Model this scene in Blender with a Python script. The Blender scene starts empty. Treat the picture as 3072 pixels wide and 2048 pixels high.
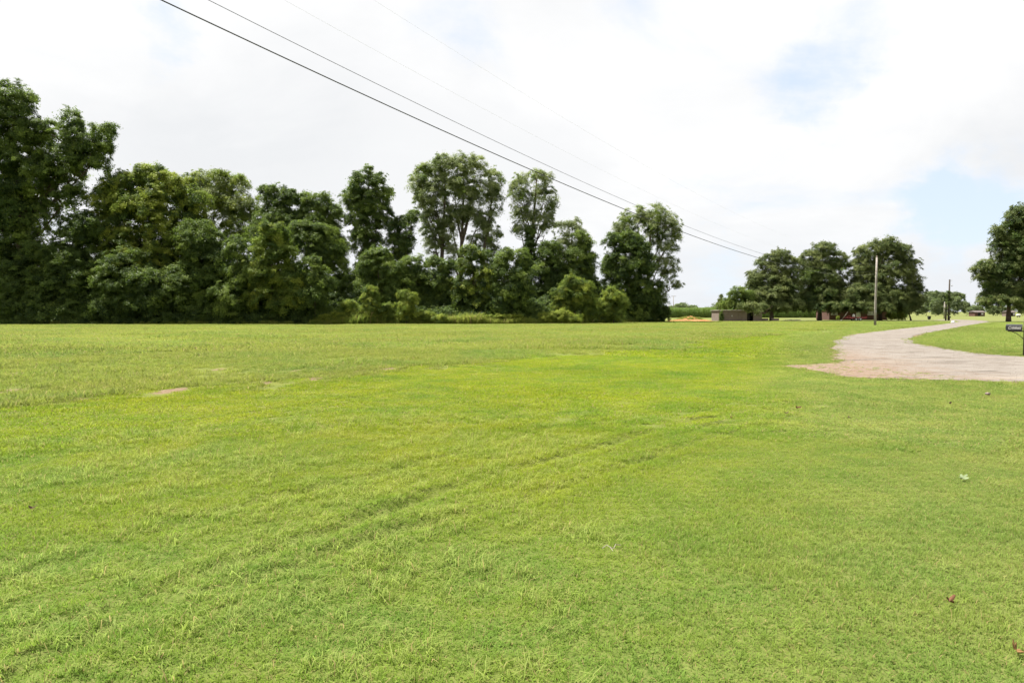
import bpy, bmesh, math, random
import numpy as np
from mathutils import Vector, Quaternion, Euler
from mathutils.geometry import delaunay_2d_cdt

# ------------------------------------------------------------------ camera, sky, sun, exposure
S = bpy.context.scene
R = math.radians
EYE = 1.6
FPX = 2048.0                       # focal length in photo pixels (24 mm on a 36 mm sensor, 3072 px wide)
HZ = 934.0                         # row of the horizon in the photograph
PITCH = math.atan((1024 - HZ) / FPX)
cam = bpy.data.cameras.new('camera'); cam.lens = 24; cam.sensor_width = 36
cam.clip_start = 0.05; cam.clip_end = 6000
camo = bpy.data.objects.new('camera', cam); S.collection.objects.link(camo)
camo.location = (0, 0, EYE); camo.rotation_euler = (R(90) - PITCH, 0, 0)
S.camera = camo

SUN_EL, SUN_AZ = R(66), R(-64)     # azimuth from +Y (ahead), negative = to the left
sd = Vector((math.sin(SUN_AZ) * math.cos(SUN_EL), math.cos(SUN_AZ) * math.cos(SUN_EL), math.sin(SUN_EL)))
sun = bpy.data.lights.new('sun', 'SUN'); sun.energy = 5.0; sun.angle = R(0.6); sun.color = (1, 0.955, 0.88)
suno = bpy.data.objects.new('sun', sun); S.collection.objects.link(suno)
suno.rotation_euler = (-sd).to_track_quat('-Z', 'Y').to_euler(); suno.location = (0, 0, 60)

def pix_dir(px, py):
    x = (px - 1536) / FPX; y = (1024 - py) / FPX
    v = Vector((x, math.cos(PITCH) + y * math.sin(PITCH), -math.sin(PITCH) + y * math.cos(PITCH)))
    return v

W = bpy.data.worlds.new('World'); S.world = W; W.use_nodes = True
def build_world():
    nt = W.node_tree; N = nt.nodes; L = nt.links; N.clear()
    def node(t, **k):
        n = N.new(t)
        for a, b in k.items(): setattr(n, a, b)
        return n
    def math_(op, a, b=None, c=None):
        n = node('ShaderNodeMath', operation=op)
        for i, v in enumerate((a, b, c)):
            if v is None: continue
            if isinstance(v, (int, float)): n.inputs[i].default_value = v
            else: L.new(v, n.inputs[i])
        return n.outputs[0]
    def smooth(v, lo, hi, a=0., b=1.):
        n = node('ShaderNodeMapRange', interpolation_type='SMOOTHSTEP')
        L.new(v, n.inputs[0])
        for i, x in zip((1, 2, 3, 4), (lo, hi, a, b)): n.inputs[i].default_value = x
        return n.outputs[0]
    out = node('ShaderNodeOutputWorld'); bg = node('ShaderNodeBackground'); bg.inputs[1].default_value = 0.1
    sky = node('ShaderNodeTexSky', sky_type='NISHITA', sun_disc=False, sun_elevation=SUN_EL, sun_rotation=SUN_AZ)
    sky.air_density = 1.0; sky.dust_density = 0.6; sky.ozone_density = 1.0
    tc = node('ShaderNodeTexCoord'); d = tc.outputs['Generated']
    sep = node('ShaderNodeSeparateXYZ'); L.new(d, sep.inputs[0])
    zz = math_('ADD', math_('MAXIMUM', sep.outputs[2], 0.0), 0.22)
    px = math_('DIVIDE', sep.outputs[0], zz); py = math_('DIVIDE', sep.outputs[1], zz)
    cb = node('ShaderNodeCombineXYZ'); L.new(px, cb.inputs[0]); L.new(py, cb.inputs[1]); cb.inputs[2].default_value = 3.7
    def noise(vec, scale, detail, rough, dist=0.):
        n = node('ShaderNodeTexNoise'); L.new(vec, n.inputs['Vector'])
        n.inputs['Scale'].default_value = scale; n.inputs['Detail'].default_value = detail
        n.inputs['Roughness'].default_value = rough; n.inputs['Distortion'].default_value = dist
        return n
    n1 = noise(cb.outputs[0], 1.5, 9, 0.6, 0.5)
    n2 = noise(cb.outputs[0], 1.0, 8, 0.56, 0.4)
    warp = noise(d, 5.0, 6, 0.62)
    wv = node('ShaderNodeVectorMath', operation='MULTIPLY_ADD'); L.new(warp.outputs['Color'], wv.inputs[0])
    wv.inputs[1].default_value = (0.20, 0.20, 0.20)
    sub = node('ShaderNodeVectorMath', operation='SUBTRACT'); L.new(d, sub.inputs[0]); sub.inputs[1].default_value = (0.10, 0.10, 0.10)
    L.new(sub.outputs[0], wv.inputs[2])
    def spot(px_, py_, r_deg, sx=1.0):
        v = pix_dir(px_, py_).normalized()
        dn = node('ShaderNodeVectorMath', operation='DISTANCE'); L.new(wv.outputs[0], dn.inputs[0]); dn.inputs[1].default_value = v
        return smooth(dn.outputs['Value'], math.radians(r_deg), 0.0)
    # breaks in the cloud deck where the photograph shows blue, and its greyer patches
    gaps = None
    for a in ((1440, 40, 6, .15), (1220, 60, 5, .1), (2500, 190, 5.5, .13), (2420, 285, 5.5, .14), (2560, 60, 5, .08), (2330, 330, 4, .1), (480, 150, 4, .2), (2880, 640, 6, .34), (2790, 690, 5, .2), (2120, 790, 5, .22), (3000, 590, 5, .14)):
        g = math_('MULTIPLY', spot(*a[:3]), a[3]); gaps = g if gaps is None else math_('ADD', gaps, g)
    cov = math_('SUBTRACT', math_('MULTIPLY', math_('SUBTRACT', n1.outputs['Fac'], 0.5), 0.9), gaps)
    cloud = smooth(cov, -0.36, -0.05)
    greys = None
    for a in ((800, 430, 13, .32), (620, 470, 9, .22), (3030, 480, 10, .6), (950, 260, 8, .25), (330, 330, 8, .25)):
        g = math_('MULTIPLY', spot(*a[:3]), a[3]); greys = g if greys is None else math_('ADD', greys, g)
    gr = math_('ADD', smooth(n2.outputs['Fac'], 0.64, 0.37, 0, 0.62), greys)
    gm = node('ShaderNodeMix', data_type='RGBA'); L.new(math_('MINIMUM', gr, 1.0), gm.inputs[0])
    gm.inputs[6].default_value = (3.68, 3.68, 3.68, 1); gm.inputs[7].default_value = (3.1, 3.15, 3.22, 1)
    # low cloud near the horizon turns a little bluish grey
    hz = smooth(sep.outputs[2], 0.16, 0.0, 0, 0.55)
    hm = node('ShaderNodeMix', data_type='RGBA'); L.new(hz, hm.inputs[0]); L.new(gm.outputs[2], hm.inputs[6]); hm.inputs[7].default_value = (2.7, 2.86, 3.1, 1)
    # clear sky between: Nishita seen through thin high cloud
    thin = node('ShaderNodeMix', data_type='RGBA'); thin.inputs[0].default_value = 0.86
    L.new(sky.outputs[0], thin.inputs[6]); thin.inputs[7].default_value = (2.62, 2.95, 3.45, 1)
    mx = node('ShaderNodeMix', data_type='RGBA'); L.new(cloud, mx.inputs[0]); L.new(thin.outputs[2], mx.inputs[6]); L.new(hm.outputs[2], mx.inputs[7])
    L.new(mx.outputs[2], bg.inputs[0]); L.new(bg.outputs[0], out.inputs[0])
build_world()
S.view_settings.view_transform = 'Standard'; S.view_settings.look = 'None'
S.view_settings.exposure = 1.5; S.view_settings.gamma = 1.0; S.view_settings.use_curve_mapping = False
S.render.engine = 'CYCLES'
cy = S.cycles
cy.max_bounces = 4; cy.diffuse_bounces = 2; cy.glossy_bounces = 2; cy.transmission_bounces = 3; cy.transparent_max_bounces = 4
cy.caustics_reflective = False; cy.caustics_refractive = False
cy.use_denoising = True; cy.use_adaptive_sampling = True; cy.adaptive_threshold = 0.02

# ------------------------------------------------------------------ helpers
COL = S.collection
rng = np.random.default_rng(7)
random.seed(7)
def P(px, py, Y):
    v = pix_dir(px, py); t = Y / v.y
    return Vector((v.x * t, Y, EYE + v.z * t))
def G(px, py):
    v = pix_dir(px, py); t = -EYE / v.z
    return Vector((v.x * t, v.y * t, 0))
def mpp(Y): return Y / FPX
def to_px(x, y, z=0.0):
    c, s = math.cos(PITCH), math.sin(PITCH)
    f = y * c - (z - EYE) * s; u = y * s + (z - EYE) * c
    return 1536 + FPX * x / f, 1024 - FPX * u / f

def tag(o, label=None, cat=None, group=None, kind=None):
    if label: o['label'] = label
    if cat: o['category'] = cat
    if group: o['group'] = group
    if kind: o['kind'] = kind
    return o
def empty(name, loc, rz=0.):
    o = bpy.data.objects.new(name, None); COL.objects.link(o); o.location = loc; o.rotation_euler = (0, 0, rz)
    o.empty_display_size = 0.2
    return o
def link(name, me, mat=None, parent=None, loc=None, coll=COL):
    o = bpy.data.objects.new(name, me); coll.objects.link(o)
    if mat is not None and not me.materials: me.materials.append(mat)
    if parent is not None: o.parent = parent
    if loc is not None: o.location = loc
    return o
def np_mesh(name, verts, faces, smooth=False, attrs=None):
    """verts (n,3); faces: list of (m,k) int arrays."""
    me = bpy.data.meshes.new(name)
    verts = np.asarray(verts, np.float32); me.vertices.add(len(verts)); me.vertices.foreach_set('co', verts.ravel())
    fl = [np.asarray(f, np.int32) for f in faces if len(f)]
    if fl:
        loops = np.concatenate([f.ravel() for f in fl]); tot = np.concatenate([np.full(len(f), f.shape[1], np.int32) for f in fl])
        st = np.concatenate([[0], np.cumsum(tot)[:-1]]).astype(np.int32)
        me.loops.add(len(loops)); me.loops.foreach_set('vertex_index', loops)
        me.polygons.add(len(tot)); me.polygons.foreach_set('loop_start', st)
        if smooth: me.polygons.foreach_set('use_smooth', np.ones(len(tot), bool))
    for k, (t, a) in (attrs or {}).items():
        at = me.attributes.new(k, t, 'POINT'); at.data.foreach_set('vector' if t == 'FLOAT_VECTOR' else 'value', np.ascontiguousarray(a).ravel())
    me.update(calc_edges=True); me.validate()
    return me

class MB:
    """collects solids, built as one mesh"""
    def __init__(s): s.v = []; s.f = []
    def add(s, vs, fs):
        n = len(s.v); s.v += [tuple(v) for v in vs]; s.f += [tuple(i + n for i in f) for f in fs]
    def box(s, x0, x1, y0, y1, z0, z1):
        s.add([(x0, y0, z0), (x1, y0, z0), (x1, y1, z0), (x0, y1, z0), (x0, y0, z1), (x1, y0, z1), (x1, y1, z1), (x0, y1, z1)],
              [(0, 3, 2, 1), (4, 5, 6, 7), (0, 1, 5, 4), (1, 2, 6, 5), (2, 3, 7, 6), (3, 0, 4, 7)])
    def tube(s, pts, rad, n=8, caps=True):
        pts = [Vector(p) for p in pts]
        if isinstance(rad, (int, float)): rad = [rad] * len(pts)
        vs = []; fs = []; ref = None
        for i, p in enumerate(pts):
            t = (pts[min(i + 1, len(pts) - 1)] - pts[max(i - 1, 0)]).normalized()
            if ref is None:
                ref = Vector((1, 0, 0)) if abs(t.x) < 0.8 else Vector((0, 1, 0))
            a = (ref - t * ref.dot(t)).normalized(); ref = a; b = t.cross(a)
            for k in range(n):
                q = 2 * math.pi * k / n; vs.append(p + (a * math.cos(q) + b * math.sin(q)) * rad[i])
        for i in range(len(pts) - 1):
            for k in range(n):
                k2 = (k + 1) % n; fs.append((i * n + k, i * n + k2, (i + 1) * n + k2, (i + 1) * n + k))
        if caps:
            fs.append(tuple(range(n - 1, -1, -1))); fs.append(tuple((len(pts) - 1) * n + k for k in range(n)))
        s.add(vs, fs)
    def build(s, name, mat, parent=None, loc=None, smooth=False, bevel=0.):
        me = bpy.data.meshes.new(name); me.from_pydata(s.v, [], s.f); me.update()
        if smooth:
            for p in me.polygons: p.use_smooth = True
        o = link(name, me, mat, parent, loc)
        if bevel:
            m = o.modifiers.new('bevel', 'BEVEL'); m.width = bevel; m.segments = 2; m.limit_method = 'ANGLE'
        return o

# ------------------------------------------------------------------ materials
class MatB:
    def __init__(s, name):
        s.m = bpy.data.materials.new(name); s.m.use_nodes = True
        s.nt = s.m.node_tree; s.N = s.nt.nodes; s.L = s.nt.links; s.N.clear()
        s.out = s.N.new('ShaderNodeOutputMaterial')
    def n(s, t, **k):
        o = s.N.new(t)
        for a, b in k.items(): setattr(o, a, b)
        return o
    def set(s, sock, v):
        if isinstance(v, (int, float, tuple)): sock.default_value = v
        else: s.L.new(v, sock)
    def pos(s): return s.n('ShaderNodeNewGeometry').outputs['Position']
    def objc(s): return s.n('ShaderNodeTexCoord').outputs['Object']
    def noise(s, vec, scale, detail=4, rough=.5, dist=0.):
        o = s.n('ShaderNodeTexNoise'); s.L.new(vec, o.inputs['Vector'])
        o.inputs['Scale'].default_value = scale; o.inputs['Detail'].default_value = detail
        o.inputs['Roughness'].default_value = rough; o.inputs['Distortion'].default_value = dist
        return o.outputs['Fac']
    def scale(s, vec, v):
        o = s.n('ShaderNodeVectorMath', operation='MULTIPLY'); s.L.new(vec, o.inputs[0]); o.inputs[1].default_value = v
        return o.outputs[0]
    def rot(s, vec, ang):
        o = s.n('ShaderNodeVectorRotate', rotation_type='Z_AXIS'); s.L.new(vec, o.inputs[0]); o.inputs['Angle'].default_value = ang
        return o.outputs[0]
    def ramp(s, v, lo, hi, a=0., b=1.):
        o = s.n('ShaderNodeMapRange', interpolation_type='SMOOTHSTEP'); s.set(o.inputs[0], v)
        for i, x in zip((1, 2, 3, 4), (lo, hi, a, b)): o.inputs[i].default_value = x
        return o.outputs[0]
    def math(s, op, a, b=None):
        o = s.n('ShaderNodeMath', operation=op); s.set(o.inputs[0], a)
        if b is not None: s.set(o.inputs[1], b)
        return o.outputs[0]
    def mix(s, f, a, b):
        o = s.n('ShaderNodeMix', data_type='RGBA'); s.set(o.inputs[0], f)
        for k, v in ((6, a), (7, b)): s.set(o.inputs[k], v + (1,) if isinstance(v, tuple) else v)
        return o.outputs[2]
    def mul(s, c, f):
        o = s.n('ShaderNodeVectorMath', operation='SCALE'); s.set(o.inputs[0], c); s.set(o.inputs[3], f); return o.outputs[0]
    def attr(s, name): return s.n('ShaderNodeAttribute', attribute_name=name).outputs['Fac']
    def principled(s, col, rough=.8, spec=.3, bump=None, bs=.3, bd=.02, metal=0.):
        p = s.n('ShaderNodeBsdfPrincipled'); s.set(p.inputs['Base Color'], col + (1,) if isinstance(col, tuple) else col)
        s.set(p.inputs['Roughness'], rough); p.inputs['Specular IOR Level'].default_value = spec; p.inputs['Metallic'].default_value = metal
        if bump is not None:
            b = s.n('ShaderNodeBump'); b.inputs['Strength'].default_value = bs; b.inputs['Distance'].default_value = bd
            s.L.new(bump, b.inputs['Height']); s.L.new(b.outputs[0], p.inputs['Normal'])
        s.L.new(p.outputs[0], s.out.inputs[0]); return s.m
    def leafy(s, col, trans=.35, tcol=None, rough=.5, spec=.25):
        p = s.n('ShaderNodeBsdfPrincipled'); s.set(p.inputs['Base Color'], col); p.inputs['Roughness'].default_value = rough
        p.inputs['Specular IOR Level'].default_value = spec
        t = s.n('ShaderNodeBsdfTranslucent'); s.set(t.inputs[0], tcol if tcol is not None else col)
        m = s.n('ShaderNodeMixShader'); m.inputs[0].default_value = trans
        s.L.new(p.outputs[0], m.inputs[1]); s.L.new(t.outputs[0], m.inputs[2]); s.L.new(m.outputs[0], s.out.inputs[0]); return s.m

def plain(name, col, rough=.7, spec=.3, var=.25, scale=6., metal=0., bs=.25):
    b = MatB(name); v = b.objc(); n = b.noise(v, scale, 6, .6); n2 = b.noise(v, scale * 7, 3, .6)
    f = b.math('ADD', b.math('MULTIPLY', n, .7), b.math('MULTIPLY', n2, .3))
    c = b.mul(col, b.ramp(f, .3, .7, 1 - var, 1 + var))
    return b.principled(c, rough, spec, n2, bs, .01, metal)

def leaf_mat(name, dark, light, trans=.32, yel=(0.24, 0.275, 0.045), yamt=.12, spec=.12):
    b = MatB(name); rnd = b.n('ShaderNodeObjectInfo').outputs['Random']; lf = b.attr('rnd')
    big = b.noise(b.pos(), .16, 3, .5)
    f = b.math('ADD', b.math('MULTIPLY', rnd, .45), b.math('ADD', b.math('MULTIPLY', lf, .3), b.math('MULTIPLY', b.math('SUBTRACT', big, .35), .7)))
    c = b.mix(b.ramp(f, .2, .8), dark, light)
    c = b.mix(b.math('MULTIPLY', b.ramp(lf, .86, 1.), yamt * 4), c, yel)
    t = b.mix(.55, c, (yel[0] * .8, yel[1] * 1.05, yel[2] * .9))
    return b.leafy(c, trans, t, .5, spec)

# colours of the grass: one field of species and patches in world space
def grass_tone(b, kind):
    p = b.pos()
    sep = b.n('ShaderNodeSeparateXYZ'); b.L.new(p, sep.inputs[0])
    n1 = b.noise(p, .22, 4, .6, .4); n2 = b.noise(p, 1.3, 4, .6); n3 = b.noise(p, .06, 3, .5)
    # bermuda on the drive side, brighter annual grass on the field side
    k = b.math('ADD', b.math('SUBTRACT', sep.outputs[0], b.math('MULTIPLY', sep.outputs[1], .40)), b.math('MULTIPLY', b.math('SUBTRACT', n1, .5), 5.5))
    side = b.ramp(k, -1.9, 1.6)
    k2 = b.ramp(b.math('ADD', sep.outputs[1], b.math('MULTIPLY', b.math('SUBTRACT', n1, .5), 4.)), 3.4, 6.5, 0, 1)
    yel = b.mix(b.ramp(n2, .35, .65), (0.1579, 0.2114, 0.0114), (0.2017, 0.2349, 0.0154))
    gre = b.mix(b.ramp(n2, .35, .65), (0.0974, 0.1759, 0.0192), (0.1512, 0.2114, 0.0192))
    left = b.mix(b.math('MULTIPLY', b.ramp(n1, .3, .62), k2), gre, yel)
    right = b.mix(b.ramp(n2, .35, .68), (0.1277, 0.1845, 0.0353), (0.1915, 0.2248, 0.0514))
    c = b.mix(side, left, right)
    if kind == 'rough':
        c = b.mix(b.ramp(n1, .3, .6), b.mix(b.ramp(n2, .4, .62), (0.0806, 0.1427, 0.0199), (0.1129, 0.1700, 0.0165)), b.mix(n2, (0.1317, 0.1731, 0.0143), (0.1451, 0.1609, 0.0262)))
    c = b.mix(b.ramp(sep.outputs[1], 9., 3., 0, .30), c, (0.165, 0.262, 0.048))
    c = b.mul(c, b.ramp(n3, .3, .7, .88, 1.1))
    return c, n1, n2
def grass_mat(name, kind, straw=.06, pale=0.):
    b = MatB(name); c, n1, n2 = grass_tone(b, kind); r = b.attr('rnd'); h = b.attr('hgt')
    c = b.mul(c, b.math('MULTIPLY', b.ramp(r, 0, 1, .86, 1.24), b.ramp(h, 0., 1., 1.02, 1.12)))
    if pale: c = b.mix(b.math('MULTIPLY', h, pale), c, (0.40, 0.43, 0.14))
    c = b.mix(b.ramp(r, 1 - straw, 1 - straw + .01), c, (0.29, 0.24, 0.10))
    return b.leafy(c, .48, b.mul(c, 1.3), .6, .10)

M = {}
M['grass_near'] = grass_mat('short_grass', 'lawn', .07)
M['grass_tall'] = grass_mat('long_grass', 'lawn', .10, .55)
M['grass_rough'] = grass_mat('rough_grass', 'rough', .07, .25)
M['bark'] = plain('bark', (0.11, 0.085, 0.062), .9, .15, .45, 3., 0, .6)
M['pale_bark'] = plain('pale_bark', (0.17, 0.145, 0.115), .9, .15, .4, 3., 0, .6)
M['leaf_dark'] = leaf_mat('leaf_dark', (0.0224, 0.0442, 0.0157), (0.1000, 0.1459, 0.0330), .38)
M['leaf_mid'] = leaf_mat('leaf_mid', (0.0459, 0.0787, 0.0214), (0.1989, 0.2573, 0.0528), .45)
M['leaf_bright'] = leaf_mat('leaf_bright', (0.0918, 0.1344, 0.0247), (0.3519, 0.3840, 0.0627), .5)
M['leaf_pale'] = leaf_mat('leaf_pale', (0.100, 0.132, 0.048), (0.290, 0.325, 0.130), .42, (0.34, 0.34, 0.11), .1, .2)
M['leaf_oak'] = leaf_mat('leaf_oak', (0.0432, 0.0694, 0.0207), (0.1782, 0.2072, 0.0667), .34, (0.2592, 0.2464, 0.0920), .1)
M['leaf_far_hazed'] = leaf_mat('leaf_far_hazed', (0.080, 0.110, 0.052), (0.150, 0.180, 0.085), .34)  # distance haze put into the leaf colour as paler, greyer greens

# ------------------------------------------------------------------ ground
RUTS = [[(-260, 2100), (0, 1942), (392, 1818), (751, 1674), (980, 1602), (1326, 1472), (1536, 1413), (1850, 1325), (2150, 1240), (2330, 1180)],
        [(-150, 2150), (33, 2040), (242, 1942), (555, 1792), (869, 1713), (1032, 1642), (1241, 1583), (1536, 1517), (1900, 1390), (2200, 1290), (2450, 1210)],
        [(-300, 1850), (0, 1750), (480, 1592), (850, 1490), (1150, 1420), (1500, 1330), (1900, 1210)]]
RUTD = [0.034, 0.028, 0.02]
RUTW = [np.array([[*G(*p)][:2] for p in r]) for r in RUTS]
def seg_dist(x, y, poly):
    d = np.full(x.shape, 1e9); side = np.zeros(x.shape)
    for a, b in zip(poly[:-1], poly[1:]):
        e = b - a; L2 = (e ** 2).sum(); t = np.clip(((x - a[0]) * e[0] + (y - a[1]) * e[1]) / L2, 0, 1)
        dx = x - a[0] - t * e[0]; dy = y - a[1] - t * e[1]; dd = np.hypot(dx, dy)
        m = dd < d; d = np.where(m, dd, d); side = np.where(m, np.sign(e[0] * dy - e[1] * dx), side)
    return d * side
def hgt(x, y):
    x = np.asarray(x, float); y = np.asarray(y, float); r = np.hypot(x, y)
    n = (np.sin(x * 2.1 + 1.3 * np.sin(y * 1.1)) + np.sin(y * 2.7 + 1.7 * np.sin(x * .9) + 1) + .6 * np.sin(x * 4.3 - y * 3.1) + .5 * np.sin(x * 7.1 + y * 5.3 + 2 * np.sin(y * 1.7)))
    z = n * 0.008 * np.exp(-(r / 11) ** 2)
    fade = np.exp(-(r / 13) ** 4)
    for poly, dep in zip(RUTW, RUTD):
        d = seg_dist(x, y, poly)
        wob = .75 + .25 * np.sin(x * 1.9 + y * .7) + .25 * np.sin(x * 5.1)
        z = z - dep * wob * np.exp(-(d / .075) ** 2) * fade + dep * .75 * wob * np.exp(-((d - .17) / .09) ** 2) * fade + dep * .25 * np.exp(-((d + .2) / .1) ** 2) * fade
    return z

DRIVE_PX = [(3400, 1165), (3240, 1152), (3072, 1147), (2930, 1142), (2800, 1138), (2680, 1136), (2600, 1134), (2530, 1126), (2470, 1115), (2420, 1106), (2385, 1101), (2360, 1097),
            (2400, 1094), (2450, 1092), (2500, 1090), (2530, 1086), (2522, 1076), (2508, 1062), (2503, 1048), (2503, 1034), (2508, 1022), (2530, 1011), (2570, 1003), (2620, 996),
            (2690, 988), (2760, 981), (2810, 975), (2850, 970), (2872, 966.5), (2880, 963.5), (2860, 961.3), (2820, 960), (2800, 959.4), (2830, 958.2), (2880, 958.8), (2930, 960.5),
            (2962, 963), (2968, 965.5), (2945, 969), (2900, 976), (2850, 986), (2800, 995), (2760, 1003), (2735, 1011), (2728, 1019), (2740, 1028), (2780, 1037), (2840, 1048),
            (2920, 1058), (3000, 1065), (3072, 1070), (3180, 1073), (3400, 1076)]
def jitter_outline(pts, step, amp):
    out = []
    for a, b in zip(pts, pts[1:] + pts[:1]):
        a = np.array(a); b = np.array(b); L = np.hypot(*(b - a)); n = max(1, int(L / step))
        for i in range(n):
            p = a + (b - a) * i / n; out.append((p, L))
    res = []
    for p, L in out:
        r = np.hypot(*p); s = .35 + r / 40
        nx = 1.6 * math.sin(p[0] * .9 + p[1] * .55) + math.sin(p[0] * 2.9 - p[1] * 2.3) + .8 * math.sin(p[0] * 11 + p[1] * 9) + random.uniform(-1, 1)
        res.append((p[0] + amp * nx * .5, p[1] + amp * .6 * math.sin(p[0] * 3.1 + p[1] * 4.7) + amp * .4 * math.sin(p[0] * 9.1 - p[1] * 7)))
    return res
DRIVE = jitter_outline([tuple(G(*p)[:2]) for p in DRIVE_PX], .10, .14)
DR = np.array(DRIVE)
def in_poly(x, y, poly):
    ins = np.zeros(x.shape, bool); n = len(poly); j = n - 1
    for i in range(n):
        xi, yi = poly[i]; xj, yj = poly[j]
        c = ((yi > y) != (yj > y))
        if c.any():
            ins ^= c & (x < (xj - xi) * (y - yi) / (yj - yi + 1e-12) + xi)
        j = i
    return ins
BORDER_PX = np.array([(-900, 1330), (0, 1228), (300, 1196), (600, 1172), (900, 1140), (1200, 1106), (1500, 1078), (1900, 1046), (2200, 1012), (2420, 992), (2560, 975), (2700, 966), (3400, 962)])
def is_rough(x, y):
    px, py = to_px(x, y); wob = 7 * np.sin(x * 1.7) + 5 * np.sin(x * 4.1 + y) + 6 * np.sin(x * .6 + 1) + np.random.default_rng(3).normal(size=np.shape(x)) * 9
    return (py + wob < np.interp(px, BORDER_PX[:, 0], BORDER_PX[:, 1])) & (px < 2560)

BARE_PX = [(40, 1122, 46, 6), (130, 1118, 40, 5), (510, 1172, 38, 11), (240, 1198, 26, 5), (320, 1178, 20, 5), (775, 1156, 26, 8), (800, 1146, 16, 4), (935, 1138, 28, 8), (655, 1108, 18, 4), (1165, 1107, 24, 5), (1270, 1106, 24, 5), (890, 1112, 16, 4), (960, 1108, 18, 4), (1080, 1114, 18, 4), (1855, 1051, 40, 3), (460, 1127, 16, 4), (2990, 1190, 60, 4), (30, 1172, 40, 7)]
BARE = []
for a in BARE_PX:
    c = G(a[0], a[1]); e = G(a[0] + a[2], a[1]); n0 = G(a[0], a[1] + a[3]); BARE.append((c.x, c.y, abs(e.x - c.x), max(.12, abs(c.y - n0.y))))
def bare(x, y):
    v = np.zeros(x.shape)
    for cx, cy_, rx, ry in BARE: v = np.maximum(v, np.exp(-(((x - cx) / rx) ** 2 + ((y - cy_) / ry) ** 2)))
    return v

def make_ground():
    ang = np.concatenate([np.linspace(-48, 48, 440), np.linspace(48, 312, 90)[1:-1]]) * math.pi / 180
    rad = np.concatenate([[0.4, 1.0, 1.6], np.geomspace(2.0, 26, 250), np.geomspace(26, 3500, 80)[1:]])
    A, Rr = np.meshgrid(ang, rad); x = Rr * np.sin(A); y = Rr * np.cos(A); z = hgt(x, y)
    na, nr = len(ang), len(rad)
    v = np.stack([x, y, z], -1).reshape(-1, 3); v = np.vstack([v, [[0, 0, float(hgt(0., 0.))]]])
    i, j = np.meshgrid(np.arange(nr - 1), np.arange(na), indexing='ij'); j2 = (j + 1) % na
    q = np.stack([i * na + j, i * na + j2, (i + 1) * na + j2, (i + 1) * na + j], -1).reshape(-1, 4)[:, ::-1]
    c = len(v) - 1; k = np.arange(na); t = np.stack([np.full(na, c), (k + 1) % na, k], -1)[:, ::-1]
    b = bare(v[:, 0], v[:, 1]); rr_ = np.hypot(v[:, 0], v[:, 1]); cand = np.where((rr_ > 12) & (rr_ < 60) & (v[:, 0] > 5))[0]
    dd = np.abs(seg_dist(v[cand, 0], v[cand, 1], np.vstack([DR[::4], DR[:1]]))); b[cand] = np.maximum(b[cand], .62 * np.exp(-(dd / .5) ** 2))
    me = np_mesh('ground', v, [q, t], True, {'bare': ('FLOAT', b.astype(np.float32))})
    m = MatB('ground_turf'); cc, n1, n2 = grass_tone(m, 'lawn'); cr, _, _ = grass_tone(m, 'rough')
    fine = m.noise(m.pos(), 22, 5, .7); mid = m.noise(m.pos(), 3.1, 5, .65)
    # far away the turf itself, close by the thatch and soil between the blades
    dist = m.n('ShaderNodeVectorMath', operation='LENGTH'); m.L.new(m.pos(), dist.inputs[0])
    soil = m.mix(m.ramp(fine, .35, .7), (0.075, 0.08, 0.024), (0.115, 0.125, 0.036))
    turf = m.mul(cc, m.math('MULTIPLY', m.ramp(fine, .3, .7, .72, 1.1), m.ramp(mid, .3, .7, .88, 1.08)))
    c = m.mix(m.math('ADD', .45, m.math('MULTIPLY', m.ramp(fine, .45, .62), .4)), m.mul(turf, .7), soil)
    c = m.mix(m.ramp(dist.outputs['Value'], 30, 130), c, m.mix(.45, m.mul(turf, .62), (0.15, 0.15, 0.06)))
    dirt = m.mix(m.ramp(m.noise(m.pos(), 9, 5, .7), .35, .65), (0.105, 0.072, 0.042), (0.17, 0.125, 0.08))
    c = m.mix(m.ramp(m.math('ADD', m.attr('bare'), m.math('MULTIPLY', m.math('SUBTRACT', mid, .5), .8)), .3, .6), c, dirt)
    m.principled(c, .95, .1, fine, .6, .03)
    return tag(link('ground', me, m.m), 'mown grass field running out to the horizon', kind='structure')
make_ground()

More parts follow.
